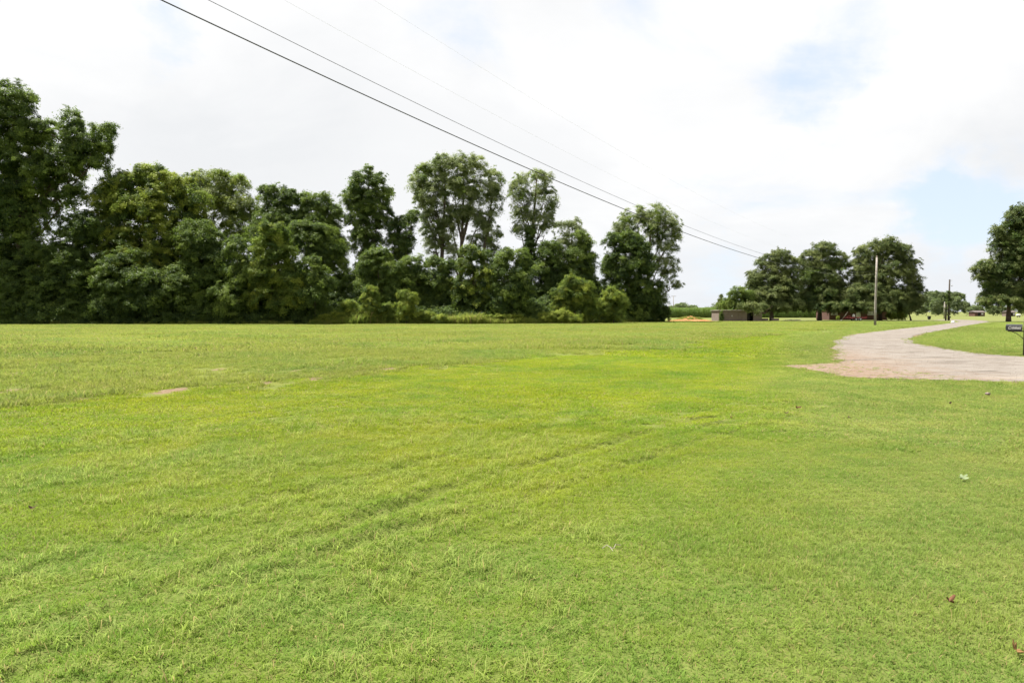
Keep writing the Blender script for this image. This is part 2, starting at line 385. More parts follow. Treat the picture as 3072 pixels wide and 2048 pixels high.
def make_drive():
    x0, y0 = DR.min(0); x1, y1 = DR.max(0); pts = list(DRIVE)
    gx, gy = [], []
    step = .5
    xs = np.arange(x0, x1, step); ys = np.arange(y0, min(y1, 60), step); X, Y = np.meshgrid(xs, ys)
    X = X + rng.uniform(-.1, .1, X.shape); Y = Y + rng.uniform(-.1, .1, Y.shape); m = in_poly(X, Y, DRIVE)
    inner = np.stack([X[m], Y[m]], -1); n = len(pts)
    V = [Vector(p) for p in pts] + [Vector(p) for p in inner]
    r = delaunay_2d_cdt(V, [], [list(range(n))], 1, 1e-4)
    v2 = np.array([(p.x, p.y) for p in r[0]]); f = [list(t) for t in r[2]]
    z = hgt(v2[:, 0], v2[:, 1]) + .007 + .003 * np.sin(v2[:, 0] * 1.3 + v2[:, 1] * .9) * np.sin(v2[:, 1] * 1.7) ** 2
    me = bpy.data.meshes.new('gravel_drive'); me.from_pydata([(a, b, c) for (a, b), c in zip(v2, z)], [], f); me.update()
    for p in me.polygons: p.use_smooth = True
    b = MatB('gravel'); p = b.pos(); sep = b.n('ShaderNodeSeparateXYZ'); b.L.new(p, sep.inputs[0])
    n1 = b.noise(p, .5, 5, .6); n2 = b.noise(p, 5, 5, .7); n3 = b.noise(p, 28, 3, .8)
    st = b.noise(b.scale(b.rot(p, -.35), (.16, 1.6, 1)), 1.0, 5, .6, .5)
    nm = b.noise(p, 1.7, 6, .65, .3)
    base = b.mix(b.ramp(n1, .35, .65), (0.118, 0.100, 0.084), (0.165, 0.146, 0.127))
    base = b.mix(b.ramp(nm, .40, .62, 0, .7), base, (0.185, 0.166, 0.146))
    base = b.mix(b.ramp(nm, .46, .34, 0, .55), base, (0.098, 0.082, 0.068))
    red = b.ramp(b.math('SUBTRACT', b.math('ADD', sep.outputs[0], b.math('MULTIPLY', b.math('SUBTRACT', nm, .5), 6.)), b.math('MULTIPLY', b.math('SUBTRACT', sep.outputs[1], 18.), .25)), 13.0, 8.6, 0, .85)
    base = b.mix(red, base, b.mix(b.ramp(n2, .35, .65), (0.135, 0.082, 0.053), (0.195, 0.140, 0.098)))
    base = b.mix(b.ramp(n3, .52, .70, 0, .45), base, (0.24, 0.22, 0.195))
    base = b.mix(b.ramp(n3, .46, .32, 0, .5), base, (0.085, 0.068, 0.054))
    # pale graded bands and, in dark streaks, worn old asphalt showing through
    base = b.mix(b.ramp(b.noise(b.scale(b.rot(p, -.2), (.2, 1.3, 1)), .8, 4, .6), .56, .70, 0, .45), base, (0.23, 0.19, 0.15))
    base = b.mix(b.math('MULTIPLY', b.ramp(st, .585, .66, 0, .85), b.ramp(n2, .32, .5)), base, (0.065, 0.056, 0.05))
    b.principled(base, .95, .15, b.math('ADD', n3, n2), .7, .03)
    return tag(link('gravel_drive', me, b.m), 'pale worn gravel drive curving between two lawns', kind='structure')
make_drive()

# ------------------------------------------------------------------ instancing of leaf sprays and grass tufts (stuff)
def lib(name): return bpy.data.collections.new(name)
def gn_group(coll):
    g = bpy.data.node_groups.new('scatter_' + coll.name, 'GeometryNodeTree')
    g.interface.new_socket('Geometry', in_out='INPUT', socket_type='NodeSocketGeometry'); g.interface.new_socket('Geometry', in_out='OUTPUT', socket_type='NodeSocketGeometry')
    N, L = g.nodes, g.links
    gi = N.new('NodeGroupInput'); go = N.new('NodeGroupOutput'); ip = N.new('GeometryNodeInstanceOnPoints')
    ci = N.new('GeometryNodeCollectionInfo'); ci.inputs[0].default_value = coll; ci.inputs[1].default_value = True; ci.inputs[2].default_value = True
    def na(nm, t):
        n = N.new('GeometryNodeInputNamedAttribute'); n.data_type = t; n.inputs[0].default_value = nm; return n.outputs[0]
    L.new(gi.outputs[0], ip.inputs['Points']); L.new(ci.outputs[0], ip.inputs['Instance']); ip.inputs['Pick Instance'].default_value = True
    L.new(na('idx', 'INT'), ip.inputs['Instance Index']); L.new(na('rot', 'FLOAT_VECTOR'), ip.inputs['Rotation']); L.new(na('scl', 'FLOAT_VECTOR'), ip.inputs['Scale'])
    L.new(ip.outputs[0], go.inputs[0]); return g
GROUPS = {}
def scatter(name, coll, pos, rot, scl, idx, parent=None, loc=(0, 0, 0)):
    pos = np.asarray(pos, np.float32) - np.array(loc, np.float32) if parent is None else np.asarray(pos, np.float32)
    scl = np.asarray(scl, np.float32)
    if scl.ndim == 1: scl = np.repeat(scl[:, None], 3, 1)
    me = np_mesh(name, pos, [], False, {'rot': ('FLOAT_VECTOR', np.asarray(rot, np.float32)), 'scl': ('FLOAT_VECTOR', scl), 'idx': ('INT', np.asarray(idx, np.int32))})
    o = link(name, me, None, parent, loc if parent is None else None)
    if coll.name not in GROUPS: GROUPS[coll.name] = gn_group(coll)
    md = o.modifiers.new('scatter', 'NODES'); md.node_group = GROUPS[coll.name]
    return o

def leaf_spray(name, mat, n, size, seed, asp=.62, flat=.65, coll=None):
    """a spray of leaves about 1 m in radius: kite-shaped leaves on twigs, densest on its outer and upper side"""
    r = np.random.default_rng(seed)
    nt = 9
    tw = r.normal(size=(nt, 3)); tw[:, 2] = np.abs(tw[:, 2]) * .8 - .15; tw /= np.linalg.norm(tw, axis=1)[:, None]
    tw *= r.uniform(.65, 1.1, (nt, 1)); tw[:, 2] *= flat
    k = r.integers(0, nt, n); t = r.uniform(.25, 1.0, n) ** .75
    p = tw[k] * t[:, None] + r.normal(size=(n, 3)) * np.array([.15, .15, .11]); p[:, 2] -= .10 * t ** 2
    nrm = p / (np.linalg.norm(p, axis=1)[:, None] + .01) * .55 + np.array([0, 0, .75]) + r.normal(size=(n, 3)) * .5
    nrm /= np.linalg.norm(nrm, axis=1)[:, None]
    ax = r.normal(size=(n, 3)) + tw[k] * 1.0; ax -= nrm * (ax * nrm).sum(1)[:, None]; ax /= np.linalg.norm(ax, axis=1)[:, None]
    bx = np.cross(nrm, ax); s = size * r.uniform(.65, 1.3, n)[:, None]
    droop = nrm * s * .12
    v = np.stack([p - ax * s * .5, p + bx * s * asp * .5 + droop * .5 - ax * s * .05, p + ax * s * .5 - droop, p - bx * s * asp * .5 + droop * .5 - ax * s * .05], 1).reshape(-1, 3)
    i = np.arange(n) * 4
    me = np_mesh(name, v, [np.stack([i, i + 1, i + 2, i + 3], -1)], False, {'rnd': ('FLOAT', np.repeat(r.uniform(size=n), 4).astype(np.float32))})
    me.materials.append(mat); o = bpy.data.objects.new(name, me); coll.objects.link(o); return o
SPRAY = {}
for key, n_, sz in (('leaf_dark', 330, .165), ('leaf_mid', 330, .165), ('leaf_bright', 330, .16), ('leaf_pale', 250, .15), ('leaf_oak', 330, .165), ('leaf_far_hazed', 260, .22)):
    c = lib('sprays_' + key); SPRAY[key] = c
    for q in range(4): leaf_spray(f'spray_{key}_{q}', M[key], n_, sz, 100 + q, coll=c)

def tuft(name, mat, n, rad, h, w, seed, lean=.5, coll=None, curl=.4, square=False):
    r = np.random.default_rng(seed)
    a = r.uniform(0, 2 * math.pi, n); d = rad * np.sqrt(r.uniform(size=n)) * r.uniform(.6, 1.25, n)
    b = np.stack([d * np.cos(a), d * np.sin(a), np.full(n, -.006)], -1)
    if square: b[:, :2] = r.uniform(-rad, rad, (n, 2))
    H = r.uniform(h[0], h[1], n) * r.uniform(.7, 1.1, n)
    la = r.uniform(0, 2 * math.pi, n); le = lean * r.uniform(.15, 1.2, n)
    dirn = np.stack([np.cos(la) * le, np.sin(la) * le, np.ones(n)], -1); dirn /= np.linalg.norm(dirn, axis=1)[:, None]
    sa = la + math.pi / 2 + r.normal(size=n) * .5; side = np.stack([np.cos(sa), np.sin(sa), np.zeros(n)], -1) * (w * r.uniform(.6, 1.2, n))[:, None] * .5
    mid = b + dirn * (H * .55)[:, None]
    cl = curl * r.uniform(.2, 1.4, n)
    tip = b + dirn * H[:, None] + np.stack([np.cos(la) * cl * H, np.sin(la) * cl * H, -cl * .45 * H], -1)
    v = np.stack([b - side, b + side, mid + side * .8, mid - side * .8, tip], 1).reshape(-1, 3)
    i = np.arange(n) * 5; rn = np.repeat(r.uniform(size=n), 5).astype(np.float32); hg = np.tile(np.array([0, 0, .6, .6, 1], np.float32), n)
    me = np_mesh(name, v, [np.stack([i, i + 1, i + 2, i + 3], -1), np.stack([i + 3, i + 2, i + 4], -1)], False, {'rnd': ('FLOAT', rn), 'hgt': ('FLOAT', hg)})
    me.materials.append(mat); o = bpy.data.objects.new(name, me); coll.objects.link(o); return o
T = {}
def tuft_lib(key, mat, k, *a, **kw):
    T[key] = lib('tufts_' + key)
    for q in range(k): tuft(f'tuft_{key}_{q}', mat, *a, seed=50 + q * 3, coll=T[key], **kw)
tuft_lib('near', M['grass_near'], 6, 230, .09, (.024, .052), .0044, lean=1.15, square=True)
tuft_lib('long', M['grass_tall'], 6, 34, .075, (.045, .115), .0050, lean=.8, curl=.7)
tuft_lib('mid', M['grass_near'], 5, 1150, .31, (.028, .055), .0105, lean=1.0, square=True)
tuft_lib('fringe', M['grass_near'], 4, 90, .17, (.03, .07), .011, lean=.9)
tuft_lib('midlong', M['grass_tall'], 4, 60, .16, (.05, .11), .009, lean=.7, curl=.6)
tuft_lib('far', M['grass_near'], 4, 1500, 1.03, (.05, .09), .034, lean=.9, square=True)
tuft_lib('rmid', M['grass_rough'], 6, 120, .25, (.05, .16), .010, lean=.8, curl=.6)
tuft_lib('rfar', M['grass_rough'], 5, 1100, 1.03, (.06, .2), .027, lean=.7, square=True)

def wedge(r0, r1, sp, half=40.):
    """jittered points over the part of the ground the camera can see, spacing sp"""
    xm = r1 * math.sin(R(half)) + 1; xs = np.arange(-xm, xm, sp); ys = np.arange(r0 * .75, r1 + sp, sp * .87)
    X, Y = np.meshgrid(xs, ys); X[1::2] += sp / 2
    X = X + rng.uniform(-.42, .42, X.shape) * sp; Y = Y + rng.uniform(-.42, .42, Y.shape) * sp
    rr = np.hypot(X, Y); m = (rr >= r0) & (rr < r1) & (np.abs(np.arctan2(X, Y)) < R(half))
    return X[m], Y[m]
def drive_ok(x, y, margin):
    ok = ~in_poly(x, y, DRIVE)
    for k in range(8):
        a = k * math.pi / 4; ok &= ~in_poly(x + margin * math.cos(a), y + margin * math.sin(a), DRIVE)
    return ok
def sow(name, key, x, y, smin, smax, label, sz=None, tilt=.12):
    n = len(x); z = hgt(x, y); rot = np.stack([rng.normal(size=n) * tilt, rng.normal(size=n) * tilt, rng.uniform(0, 6.283, n)], -1)
    s = rng.uniform(smin, smax, n)
    if sz is not None: s = s * sz
    return tag(scatter(name, T[key], np.stack([x, y, z], -1), rot, s, rng.integers(0, 12, n)), label, kind='stuff')
def fbm(x, y, s=1., ph=0.):
    return (np.sin(x * s + 1.7 * np.sin(y * s * .8 + ph) + ph) + np.sin(y * s * 1.3 + 1.9 * np.sin(x * s * .7 - ph)) + .6 * np.sin(x * s * 2.3 - y * s * 1.9 + ph * 2)) / 2.6

def tiles(r0, r1, sp, half=40.):
    xm = r1 * math.sin(R(half)) + 1; X, Y = np.meshgrid(np.arange(-xm, xm, sp), np.arange(r0 * .75, r1 + sp, sp))
    X = X + rng.uniform(-.06, .06, X.shape) * sp; Y = Y + rng.uniform(-.06, .06, Y.shape) * sp
    rr = np.hypot(X, Y); m = (rr >= r0) & (rr < r1) & (np.abs(np.arctan2(X, Y)) < R(half)); return X[m], Y[m]
def lay(name, key, x, y, label, sz=None):
    n = len(x); k = rng.uniform(0, 6.283, n); s = np.ones((n, 3)) * 1.14; s[:, 2] = 1.
    s[:, 2] *= rng.uniform(.8, 1.2, n) * (1 if sz is None else sz)
    e = .04; gx = (hgt(x + e, y) - hgt(x - e, y)) / (2 * e); gy = (hgt(x, y + e) - hgt(x, y - e)) / (2 * e)
    nn = np.stack([-gx, -gy, np.ones(n)], -1); nn /= np.linalg.norm(nn, axis=1)[:, None]
    return tag(scatter(name, T[key], np.stack([x, y, hgt(x, y)], -1), qeuler(nn, k), s, rng.integers(0, 12, n)), label, kind='stuff')
def qeuler(normals, spin):
    out = np.empty((len(normals), 3), np.float32); z = Vector((0, 0, 1))
    for i in range(len(normals)):
        q = z.rotation_difference(Vector(normals[i])) @ Quaternion((0, 0, 1), spin[i]); e = q.to_euler(); out[i] = (e.x, e.y, e.z)
    return out
def grass():
    x, y = tiles(2.2, 9.5, .165); ok = drive_ok(x, y, .12)
    rut = np.minimum.reduce([np.abs(seg_dist(x, y, p)) for p in RUTW[:2]]); ok &= (rut > .03) | (rng.uniform(size=len(x)) < .8)
    x, y = x[ok], y[ok]; k = np.clip(1 + .45 * fbm(x, y, 1.1, .4) + .3 * fbm(x, y, 3.3, 2.), .85, 1.9) * np.where(rut[ok] < .08, .75, 1.)
    lay('short_grass', 'near', x, y, 'short green grass of the near lawn', k)
    # taller annual grass tufts
    x, y = wedge(2.2, 10.5, .12); f = fbm(x, y, 1.5, 2.2) + .8 * fbm(x, y, 4.1, .7) - .9 * np.clip(x - y * .16 - .2, -1.0, 1.2)
    bank = np.maximum.reduce([np.exp(-((seg_dist(x, y, p) - .2) / .1) ** 2) for p in RUTW]); pr = np.clip((f - .25) * .7 + bank * np.clip(.35 + .5 * fbm(x, y, 1.3, 4.), 0, .8), .012, .8); ok = (rng.uniform(size=len(x)) < pr) & drive_ok(x, y, .1) & ~is_rough(x, y)
    sow('long_grass', 'long', x[ok], y[ok], .6, 1.25, 'longer pale grass tufts scattered over the near lawn')
    x, y = tiles(9.2, 25, .6); ok = drive_ok(x, y, .42) & (~is_rough(x, y)); x, y = x[ok], y[ok]
    lay('short_grass', 'mid', x, y, 'short mown grass in the middle of the lawn', np.clip(1 + .35 * fbm(x, y, .8, .4), .6, 1.5))
    x, y = wedge(9.5, 26, .5); f = fbm(x, y, .9, 1.1) - np.clip((x - y * .2) * .25, -.5, .8)
    ok = (rng.uniform(size=len(x)) < np.clip(f * .3, .02, .45)) & drive_ok(x, y, .15) & ~is_rough(x, y)
    sow('long_grass', 'midlong', x[ok], y[ok], .6, 1.1, 'longer grass tufts on the middle lawn')
    x, y = tiles(24.5, 125, 2.0); ok = drive_ok(x, y, 1.45) & ~is_rough(x, y); x, y = x[ok], y[ok]
    lay('short_grass', 'far', x, y, 'short mown grass far out on the lawn')
    # edges of the drive
    x, y = wedge(13, 50, .19); ok = drive_ok(x, y, .03) & ~drive_ok(x, y, 1.0); sow('short_grass', 'fringe', x[ok], y[ok], .4, 1.0, 'grass fringing the gravel drive')
    x, y = wedge(24, 50, .30); ok = drive_ok(x, y, .9) & ~drive_ok(x, y, 2.5); sow('short_grass', 'fringe', x[ok], y[ok], .8, 1.3, 'grass beside the bend of the drive')
    x, y = wedge(50, 112, .5); ok = drive_ok(x, y, .3) & ~drive_ok(x, y, 2.4); sow('short_grass', 'fringe', x[ok], y[ok], 1.0, 1.7, 'grass fringing the far bend of the drive')
    x, y = wedge(13, 50, .16); ins = in_poly(x, y, DRIVE)
    near = np.zeros(len(x), bool)
    for k in range(8):
        a = k * math.pi / 4; near |= ~in_poly(x + .38 * math.cos(a), y + .38 * math.sin(a), DRIVE)
    ok = ins & ((near & (rng.uniform(size=len(x)) < .42 + .4 * fbm(x, y, 1.7, 1.))) | ((x < 10.6 - (y - 19) * .1) & (rng.uniform(size=len(x)) < .32)))
    sow('short_grass', 'fringe', x[ok], y[ok], .2, .6, 'thin grass creeping over the edge of the gravel')
    # rough field
    x, y = wedge(10, 30, .25); ok = is_rough(x, y) & (bare(x, y) < .18 + .75 * rng.uniform(size=len(x)) ** 3); pr = .85 - .5 * (fbm(x, y, .8, 3.) < -.35)
    ok &= rng.uniform(size=len(x)) < pr; x, y = x[ok], y[ok]; k = np.clip(1 + .4 * fbm(x, y, .7, 3.), .4, 1.6)
    sow('field_grass', 'rmid', x, y, .6, 1.25, 'rough taller grass and weeds of the unmown field', k)
    x, y = tiles(29, 112, 2.0); ok = is_rough(x, y); x, y = x[ok], y[ok]; k = np.clip(1 + .4 * fbm(x, y, .35, 1.), .4, 1.6)
    lay('field_grass', 'rfar', x, y, 'rough field grass running to the foot of the trees', k)
grass()

# ------------------------------------------------------------------ trees
def crown_points(lobes, Y, base, r_cl, dens, seed, zmin=.3, fill=.25):
    r = np.random.default_rng(seed); ps = []; ns = []; sm = []
    for lb in lobes:
        px, py, rx, ry = lb[:4]; dy = lb[4] if len(lb) > 4 else 0.
        c = np.array(P(px, py, Y + dy)); s = mpp(Y + dy); a = np.array([rx * s, (rx + ry) * .5 * s, ry * s])
        a = np.maximum(a - r_cl * .45, r_cl * .35)
        area = 4 * math.pi * ((a[0] * a[1]) ** 1.6 / 3 + (a[0] * a[2]) ** 1.6 / 3 + (a[1] * a[2]) ** 1.6 / 3) ** (1 / 1.6)
        n = max(6, int(1.65 * dens * area / (r_cl ** 2)))
        d = r.normal(size=(n, 3)); d /= np.linalg.norm(d, axis=1)[:, None]
        q_ = r.uniform(size=n); rad = np.where(q_ < fill, r.uniform(.2, .8, n), np.where(q_ > .80, r.uniform(1.08, 1.36, n), r.uniform(.8, 1.08, n))); small = np.where(q_ > .80, r.uniform(.35, .62, n), 1.)
        # uneven outline: push the shell in and out with a slow function of direction
        ph = r.uniform(0, 6.28, 3)
        w = 1 + .13 * np.sin(d[:, 0] * 4 + ph[0]) * np.sin(d[:, 2] * 5 + ph[1]) + .10 * np.sin(d[:, 1] * 5 + d[:, 2] * 3 + ph[2])
        p = c + d * a * (rad * w)[:, None]
        m = p[:, 2] > zmin; ps.append(p[m]); sm.append(small[m]); nn = d[m] * .75 + np.array([0, 0, .8]) + r.normal(size=(m.sum(), 3)) * .25; ns.append(nn)
        for _ in range(3 + int(area / 22)):
            d1 = r.normal(size=3); d1[2] = abs(d1[2]) * .9 + .1; d1 /= np.linalg.norm(d1); L_ = r.uniform(.3, 1.) * min(.9, .25 * a.mean() + .25)
            for u in (0., .33, .66, 1.):
                ps.append((c + d1 * a * .94 + (d1 + np.array([0, 0, .45])) * L_ * u + r.normal(size=3) * .08)[None]); ns.append((d1 + np.array([0, 0, .5]))[None]); sm.append(np.array([.62 - .30 * u]) * r.uniform(.8, 1.2))
    p = np.vstack(ps); n = np.vstack(ns); n /= np.linalg.norm(n, axis=1)[:, None]
    return p - np.array(base), n, r, np.concatenate(sm)
def tree(name, label, lobes, Y, mat='leaf_dark', group=None, base_px=None, r_cl=.95, dens=.85, trunk_r=None, bark='bark', fill=.25, seed=None, zmin=.3, cat='tree', lean_to=None, stems=None, limb=True, vary=(.7, 1.25), second=None):
    seed = seed if seed is not None else int(abs(lobes[0][0]) * 7 + lobes[0][1]) % 9973
    bx = base_px if base_px is not None else sum(l[0] for l in lobes) / len(lobes)
    b = P(bx, HZ, Y); base = Vector((b.x, Y, 0)); root = empty(name, base)
    tag(root, label, cat, group)
    p, n, r, sm = crown_points(lobes, Y, base, r_cl, dens, seed, zmin, fill)
    k = len(p); rot = qeuler(n, r.uniform(0, 6.28, k)); sc = r_cl * r.uniform(vary[0], vary[1], k) * sm
    if second:
        m = r.uniform(size=k) < second[1]
        c2 = scatter('foliage', SPRAY[second[0]], p[m], rot[m], sc[m], r.integers(0, 8, m.sum()), root); tag(c2, kind='stuff')
        p, rot, sc = p[~m], rot[~m], sc[~m]
    cr = scatter('crown', SPRAY[mat], p, rot, sc, r.integers(0, 8, len(p)), root); tag(cr, kind='stuff')
    # trunk with limbs running into every lobe
    top = max(lobes, key=lambda l: -l[1]); tp = np.array(P(top[0], top[1] + top[3] * .5, Y)) - np.array(base)
    H = max(1.0, tp[2]); tr = trunk_r or max(.06, H * .020)
    mb = MB(); st = stems or [(0., 0.)]
    R_ = random.Random(seed)
    cents = [np.array(P(l[0], l[1], Y + (l[4] if len(l) > 4 else 0))) - np.array(base) for l in lobes]
    for si, (sx, sy) in enumerate(st):
        own = [c for i, c in enumerate(cents) if (len(st) == 1 or min(range(len(st)), key=lambda q: abs(st[q][0] * 2.2 - c[0])) == si)] or cents
        tgt = max(own, key=lambda c: c[2]); hh = tgt[2] - .3
        path = []
        for q in range(8):
            f = q / 7; path.append(Vector((sx + (tgt[0] - sx) * f ** 1.7 + .12 * H * .1 * math.sin(f * 5 + seed), sy + (tgt[1] - sy) * f ** 1.5 + .1 * math.cos(f * 4 + seed) - .1, -.1 + (hh + .1) * f)))
        mb.tube(path, [tr * (1.35 if q == 0 else 1.0) * (1 - .80 * q / 7) / (1 if len(st) == 1 else 1.3) for q in range(8)], 8)
        if limb:
            for c in own:
                if c is tgt: continue
                f = min(.8, max(.22, (c[2] * .62) / hh)) * R_.uniform(.85, 1.0); i = min(6, int(f * 7)); u = f * 7 - i
                s0 = path[i].lerp(path[i + 1], u); e = s0.lerp(Vector(c), .88); mid = s0.lerp(e, .5) + Vector((0, 0, -.10 * (e - s0).length)); r0 = tr * (1 - .8 * f) * .55
                mb.tube([s0, s0.lerp(mid, .5) + Vector((0, 0, .03)), mid, mid.lerp(e, .55), e], [r0, r0 * .8, r0 * .6, r0 * .42, r0 * .2], 6)
                for _ in range(4):
                    g = R_.uniform(.3, .95); s1 = mid.lerp(e, g); L = min(1.6, (e - s0).length * .2 + .3)
                    e1 = s1 + Vector((R_.uniform(-1, 1), R_.uniform(-1, 1), R_.uniform(.0, 1.1))) * L
                    mb.tube([s1, s1.lerp(e1, .5) + Vector((0, 0, -.05 * L)), e1], [r0 * .38, r0 * .25, r0 * .1], 5)
    mb.build('trunk', M[bark], root, smooth=True)
    return root

GW = 'trees of the wood along the field edge'
def wood():
    t = tree
    # ---- far-left giant and its neighbours
    t('pecan_tree', 'towering vine-hung tree at the far left end of the wood, tallest in view',
      [(45, 300, 70, 52), (-10, 350, 80, 70), (30, 400, 100, 80), (-70, 440, 110, 90), (130, 400, 62, 45), (215, 375, 40, 48), (235, 430, 70, 50), (305, 395, 48, 34), (322, 455, 34, 30), (270, 480, 62, 38), (180, 500, 100, 62), (60, 520, 120, 90), (-40, 600, 120, 100), (90, 630, 100, 80), (215, 580, 55, 50), (20, 740, 120, 90), (110, 800, 90, 90, -2), (-60, 850, 120, 100, -2)],
      90, 'leaf_mid', GW, base_px=60, trunk_r=.62, dens=.62, r_cl=1.15, second=('leaf_dark', .45))
    t('hackberry_tree', 'broad dark tree with sunlit yellow-green top beside the towering tree',
      [(450, 525, 62, 36), (375, 560, 70, 50), (520, 560, 70, 48), (330, 610, 60, 60), (590, 615, 55, 55), (450, 620, 110, 80), (360, 700, 90, 80), (540, 700, 100, 80), (450, 780, 130, 90, -1)],
      90, 'leaf_bright', GW, base_px=450, trunk_r=.42, dens=.8, r_cl=1.1, second=('leaf_dark', .3))
    t('ash_tree', 'pale feathery tree top behind the broad dark tree',
      [(600, 545, 36, 40), (650, 545, 50, 38), (705, 555, 42, 40), (640, 600, 70, 50), (720, 620, 70, 50), (700, 680, 85, 60)], 100, 'leaf_bright', GW, dens=.7, r_cl=1.1, second=('leaf_pale', .5))
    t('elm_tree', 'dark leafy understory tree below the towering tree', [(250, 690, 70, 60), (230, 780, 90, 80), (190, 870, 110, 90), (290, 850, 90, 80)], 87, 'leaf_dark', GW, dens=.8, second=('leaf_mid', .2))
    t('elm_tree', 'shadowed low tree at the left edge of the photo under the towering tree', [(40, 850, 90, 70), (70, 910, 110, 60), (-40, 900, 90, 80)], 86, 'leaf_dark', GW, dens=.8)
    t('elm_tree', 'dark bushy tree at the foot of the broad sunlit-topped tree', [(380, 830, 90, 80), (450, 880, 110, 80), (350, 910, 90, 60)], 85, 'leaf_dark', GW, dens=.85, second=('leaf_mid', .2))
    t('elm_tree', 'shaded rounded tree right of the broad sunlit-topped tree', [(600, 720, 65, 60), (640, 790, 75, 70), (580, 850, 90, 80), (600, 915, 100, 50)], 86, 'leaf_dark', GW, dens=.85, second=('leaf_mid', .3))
    t('elm_tree', 'bright-edged small tree between the shaded rounded tree and the yellow-green one', [(712, 745, 40, 40), (735, 830, 55, 45), (700, 900, 75, 60)], 84, 'leaf_mid', GW, dens=.85, second=('leaf_dark', .4))
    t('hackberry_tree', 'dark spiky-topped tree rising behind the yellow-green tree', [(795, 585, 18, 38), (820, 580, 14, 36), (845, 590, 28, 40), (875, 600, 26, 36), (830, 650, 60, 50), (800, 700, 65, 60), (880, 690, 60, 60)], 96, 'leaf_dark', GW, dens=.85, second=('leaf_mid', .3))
    t('hackberry_tree', 'rounded mid-green tree top between the spiky-topped tree and the dark pointed tree', [(925, 610, 34, 34), (965, 608, 38, 34), (945, 660, 62, 46), (1000, 650, 36, 44), (1000, 720, 52, 60)], 97, 'leaf_mid', GW, dens=.8)
    t('box_elder_tree', 'yellow-green pyramid-shaped tree standing forward of the wood', [(805, 690, 30, 30), (835, 700, 32, 36), (800, 750, 52, 42), (850, 770, 52, 42), (785, 820, 62, 46), (860, 840, 62, 50), (800, 890, 75, 50), (880, 900, 60, 50)],
      84, 'leaf_bright', GW, base_px=820, dens=.8, second=('leaf_mid', .35))
    t('mimosa_tree', 'flat-layered tree right behind the yellow-green pyramid-shaped tree', [(905, 680, 48, 22), (960, 690, 56, 26), (930, 720, 62, 30), (1000, 745, 42, 36), (960, 770, 60, 45), (1010, 790, 34, 34)], 90, 'leaf_mid', GW, dens=.85, second=('leaf_dark', .4))
    t('elm_tree', 'small arching tree between the pyramid-shaped tree and the dark gap in the wood', [(930, 795, 40, 28), (955, 835, 48, 40), (985, 850, 24, 28), (930, 890, 60, 50)], 84, 'leaf_mid', GW, dens=.8, second=('leaf_dark', .4))
    t('hackberry_tree', 'dark pointed tree standing tall over the gap left of the cottonwoods',
      [(1103, 525, 24, 28), (1078, 550, 34, 40), (1135, 550, 28, 38), (1052, 592, 34, 34), (1160, 590, 24, 40), (1105, 605, 62, 46), (1078, 650, 46, 44), (1140, 650, 42, 44), (1100, 720, 48, 62), (1120, 790, 55, 60)], 96, 'leaf_mid', GW, base_px=1105, dens=.75, r_cl=1., second=('leaf_dark', .5))
    t('vine_draped_tree', 'short vine-draped tree in the gap between the pointed tree and tallest cottonwood', [(1185, 690, 28, 34), (1215, 668, 40, 24), (1240, 650, 28, 24), (1190, 740, 36, 44), (1225, 720, 22, 44), (1185, 800, 50, 50)], 95, 'leaf_dark', GW, dens=.8, second=('leaf_mid', .3))
    # ---- cottonwoods
    t('cottonwood_tree', 'tall pale grey-green cottonwood with several trunks, widest crown against the sky',
      [(1385, 495, 50, 38), (1330, 500, 45, 42), (1430, 505, 45, 42), (1290, 530, 50, 44), (1250, 560, 36, 36), (1475, 550, 38, 46), (1360, 560, 70, 46), (1420, 580, 60, 46), (1300, 600, 60, 48), (1258, 600, 26, 30), (1480, 610, 30, 40), (1390, 640, 60, 36), (1290, 670, 44, 44), (1335, 700, 36, 46), (1440, 660, 50, 36), (1470, 700, 36, 34), (1350, 655, 44, 40), (1300, 735, 36, 34), (1425, 725, 36, 34), (1470, 750, 30, 30), (1355, 755, 26, 34)],
      100, 'leaf_pale', GW, base_px=1370, trunk_r=.50, bark='bark', dens=.62, r_cl=.95, fill=.3, stems=[(-2.0, 0), (0.8, .6), (3.6, -.3)], second=('leaf_mid', .22))
    t('cottonwood_tree', 'slimmer pale cottonwood crossed by the power line, ivy dark up its trunk',
      [(1560, 545, 34, 32), (1605, 530, 38, 24), (1645, 545, 28, 30), (1555, 590, 36, 40), (1615, 585, 36, 36), (1652, 605, 22, 44), (1575, 640, 46, 36), (1625, 655, 40, 36), (1560, 690, 34, 24), (1640, 690, 26, 24)],
      98, 'leaf_pale', GW, base_px=1592, trunk_r=.42, bark='bark', dens=.6, r_cl=.9, fill=.3, second=('leaf_mid', .22))
    t('ivy_column_tree', 'dark ivy-wrapped stem under the slimmer cottonwood', [(1592, 700, 20, 34), (1590, 750, 24, 40), (1594, 800, 30, 40)], 97, 'leaf_dark', GW, dens=.9, r_cl=.7)
    t('cottonwood_tree', 'small pale cottonwood top between the slimmer cottonwood and the vine-clad tree', [(1685, 690, 28, 28), (1718, 675, 34, 26), (1740, 700, 26, 30), (1700, 730, 40, 34), (1680, 780, 45, 44)], 100, 'leaf_pale', GW, dens=.65, r_cl=.9, fill=.35)
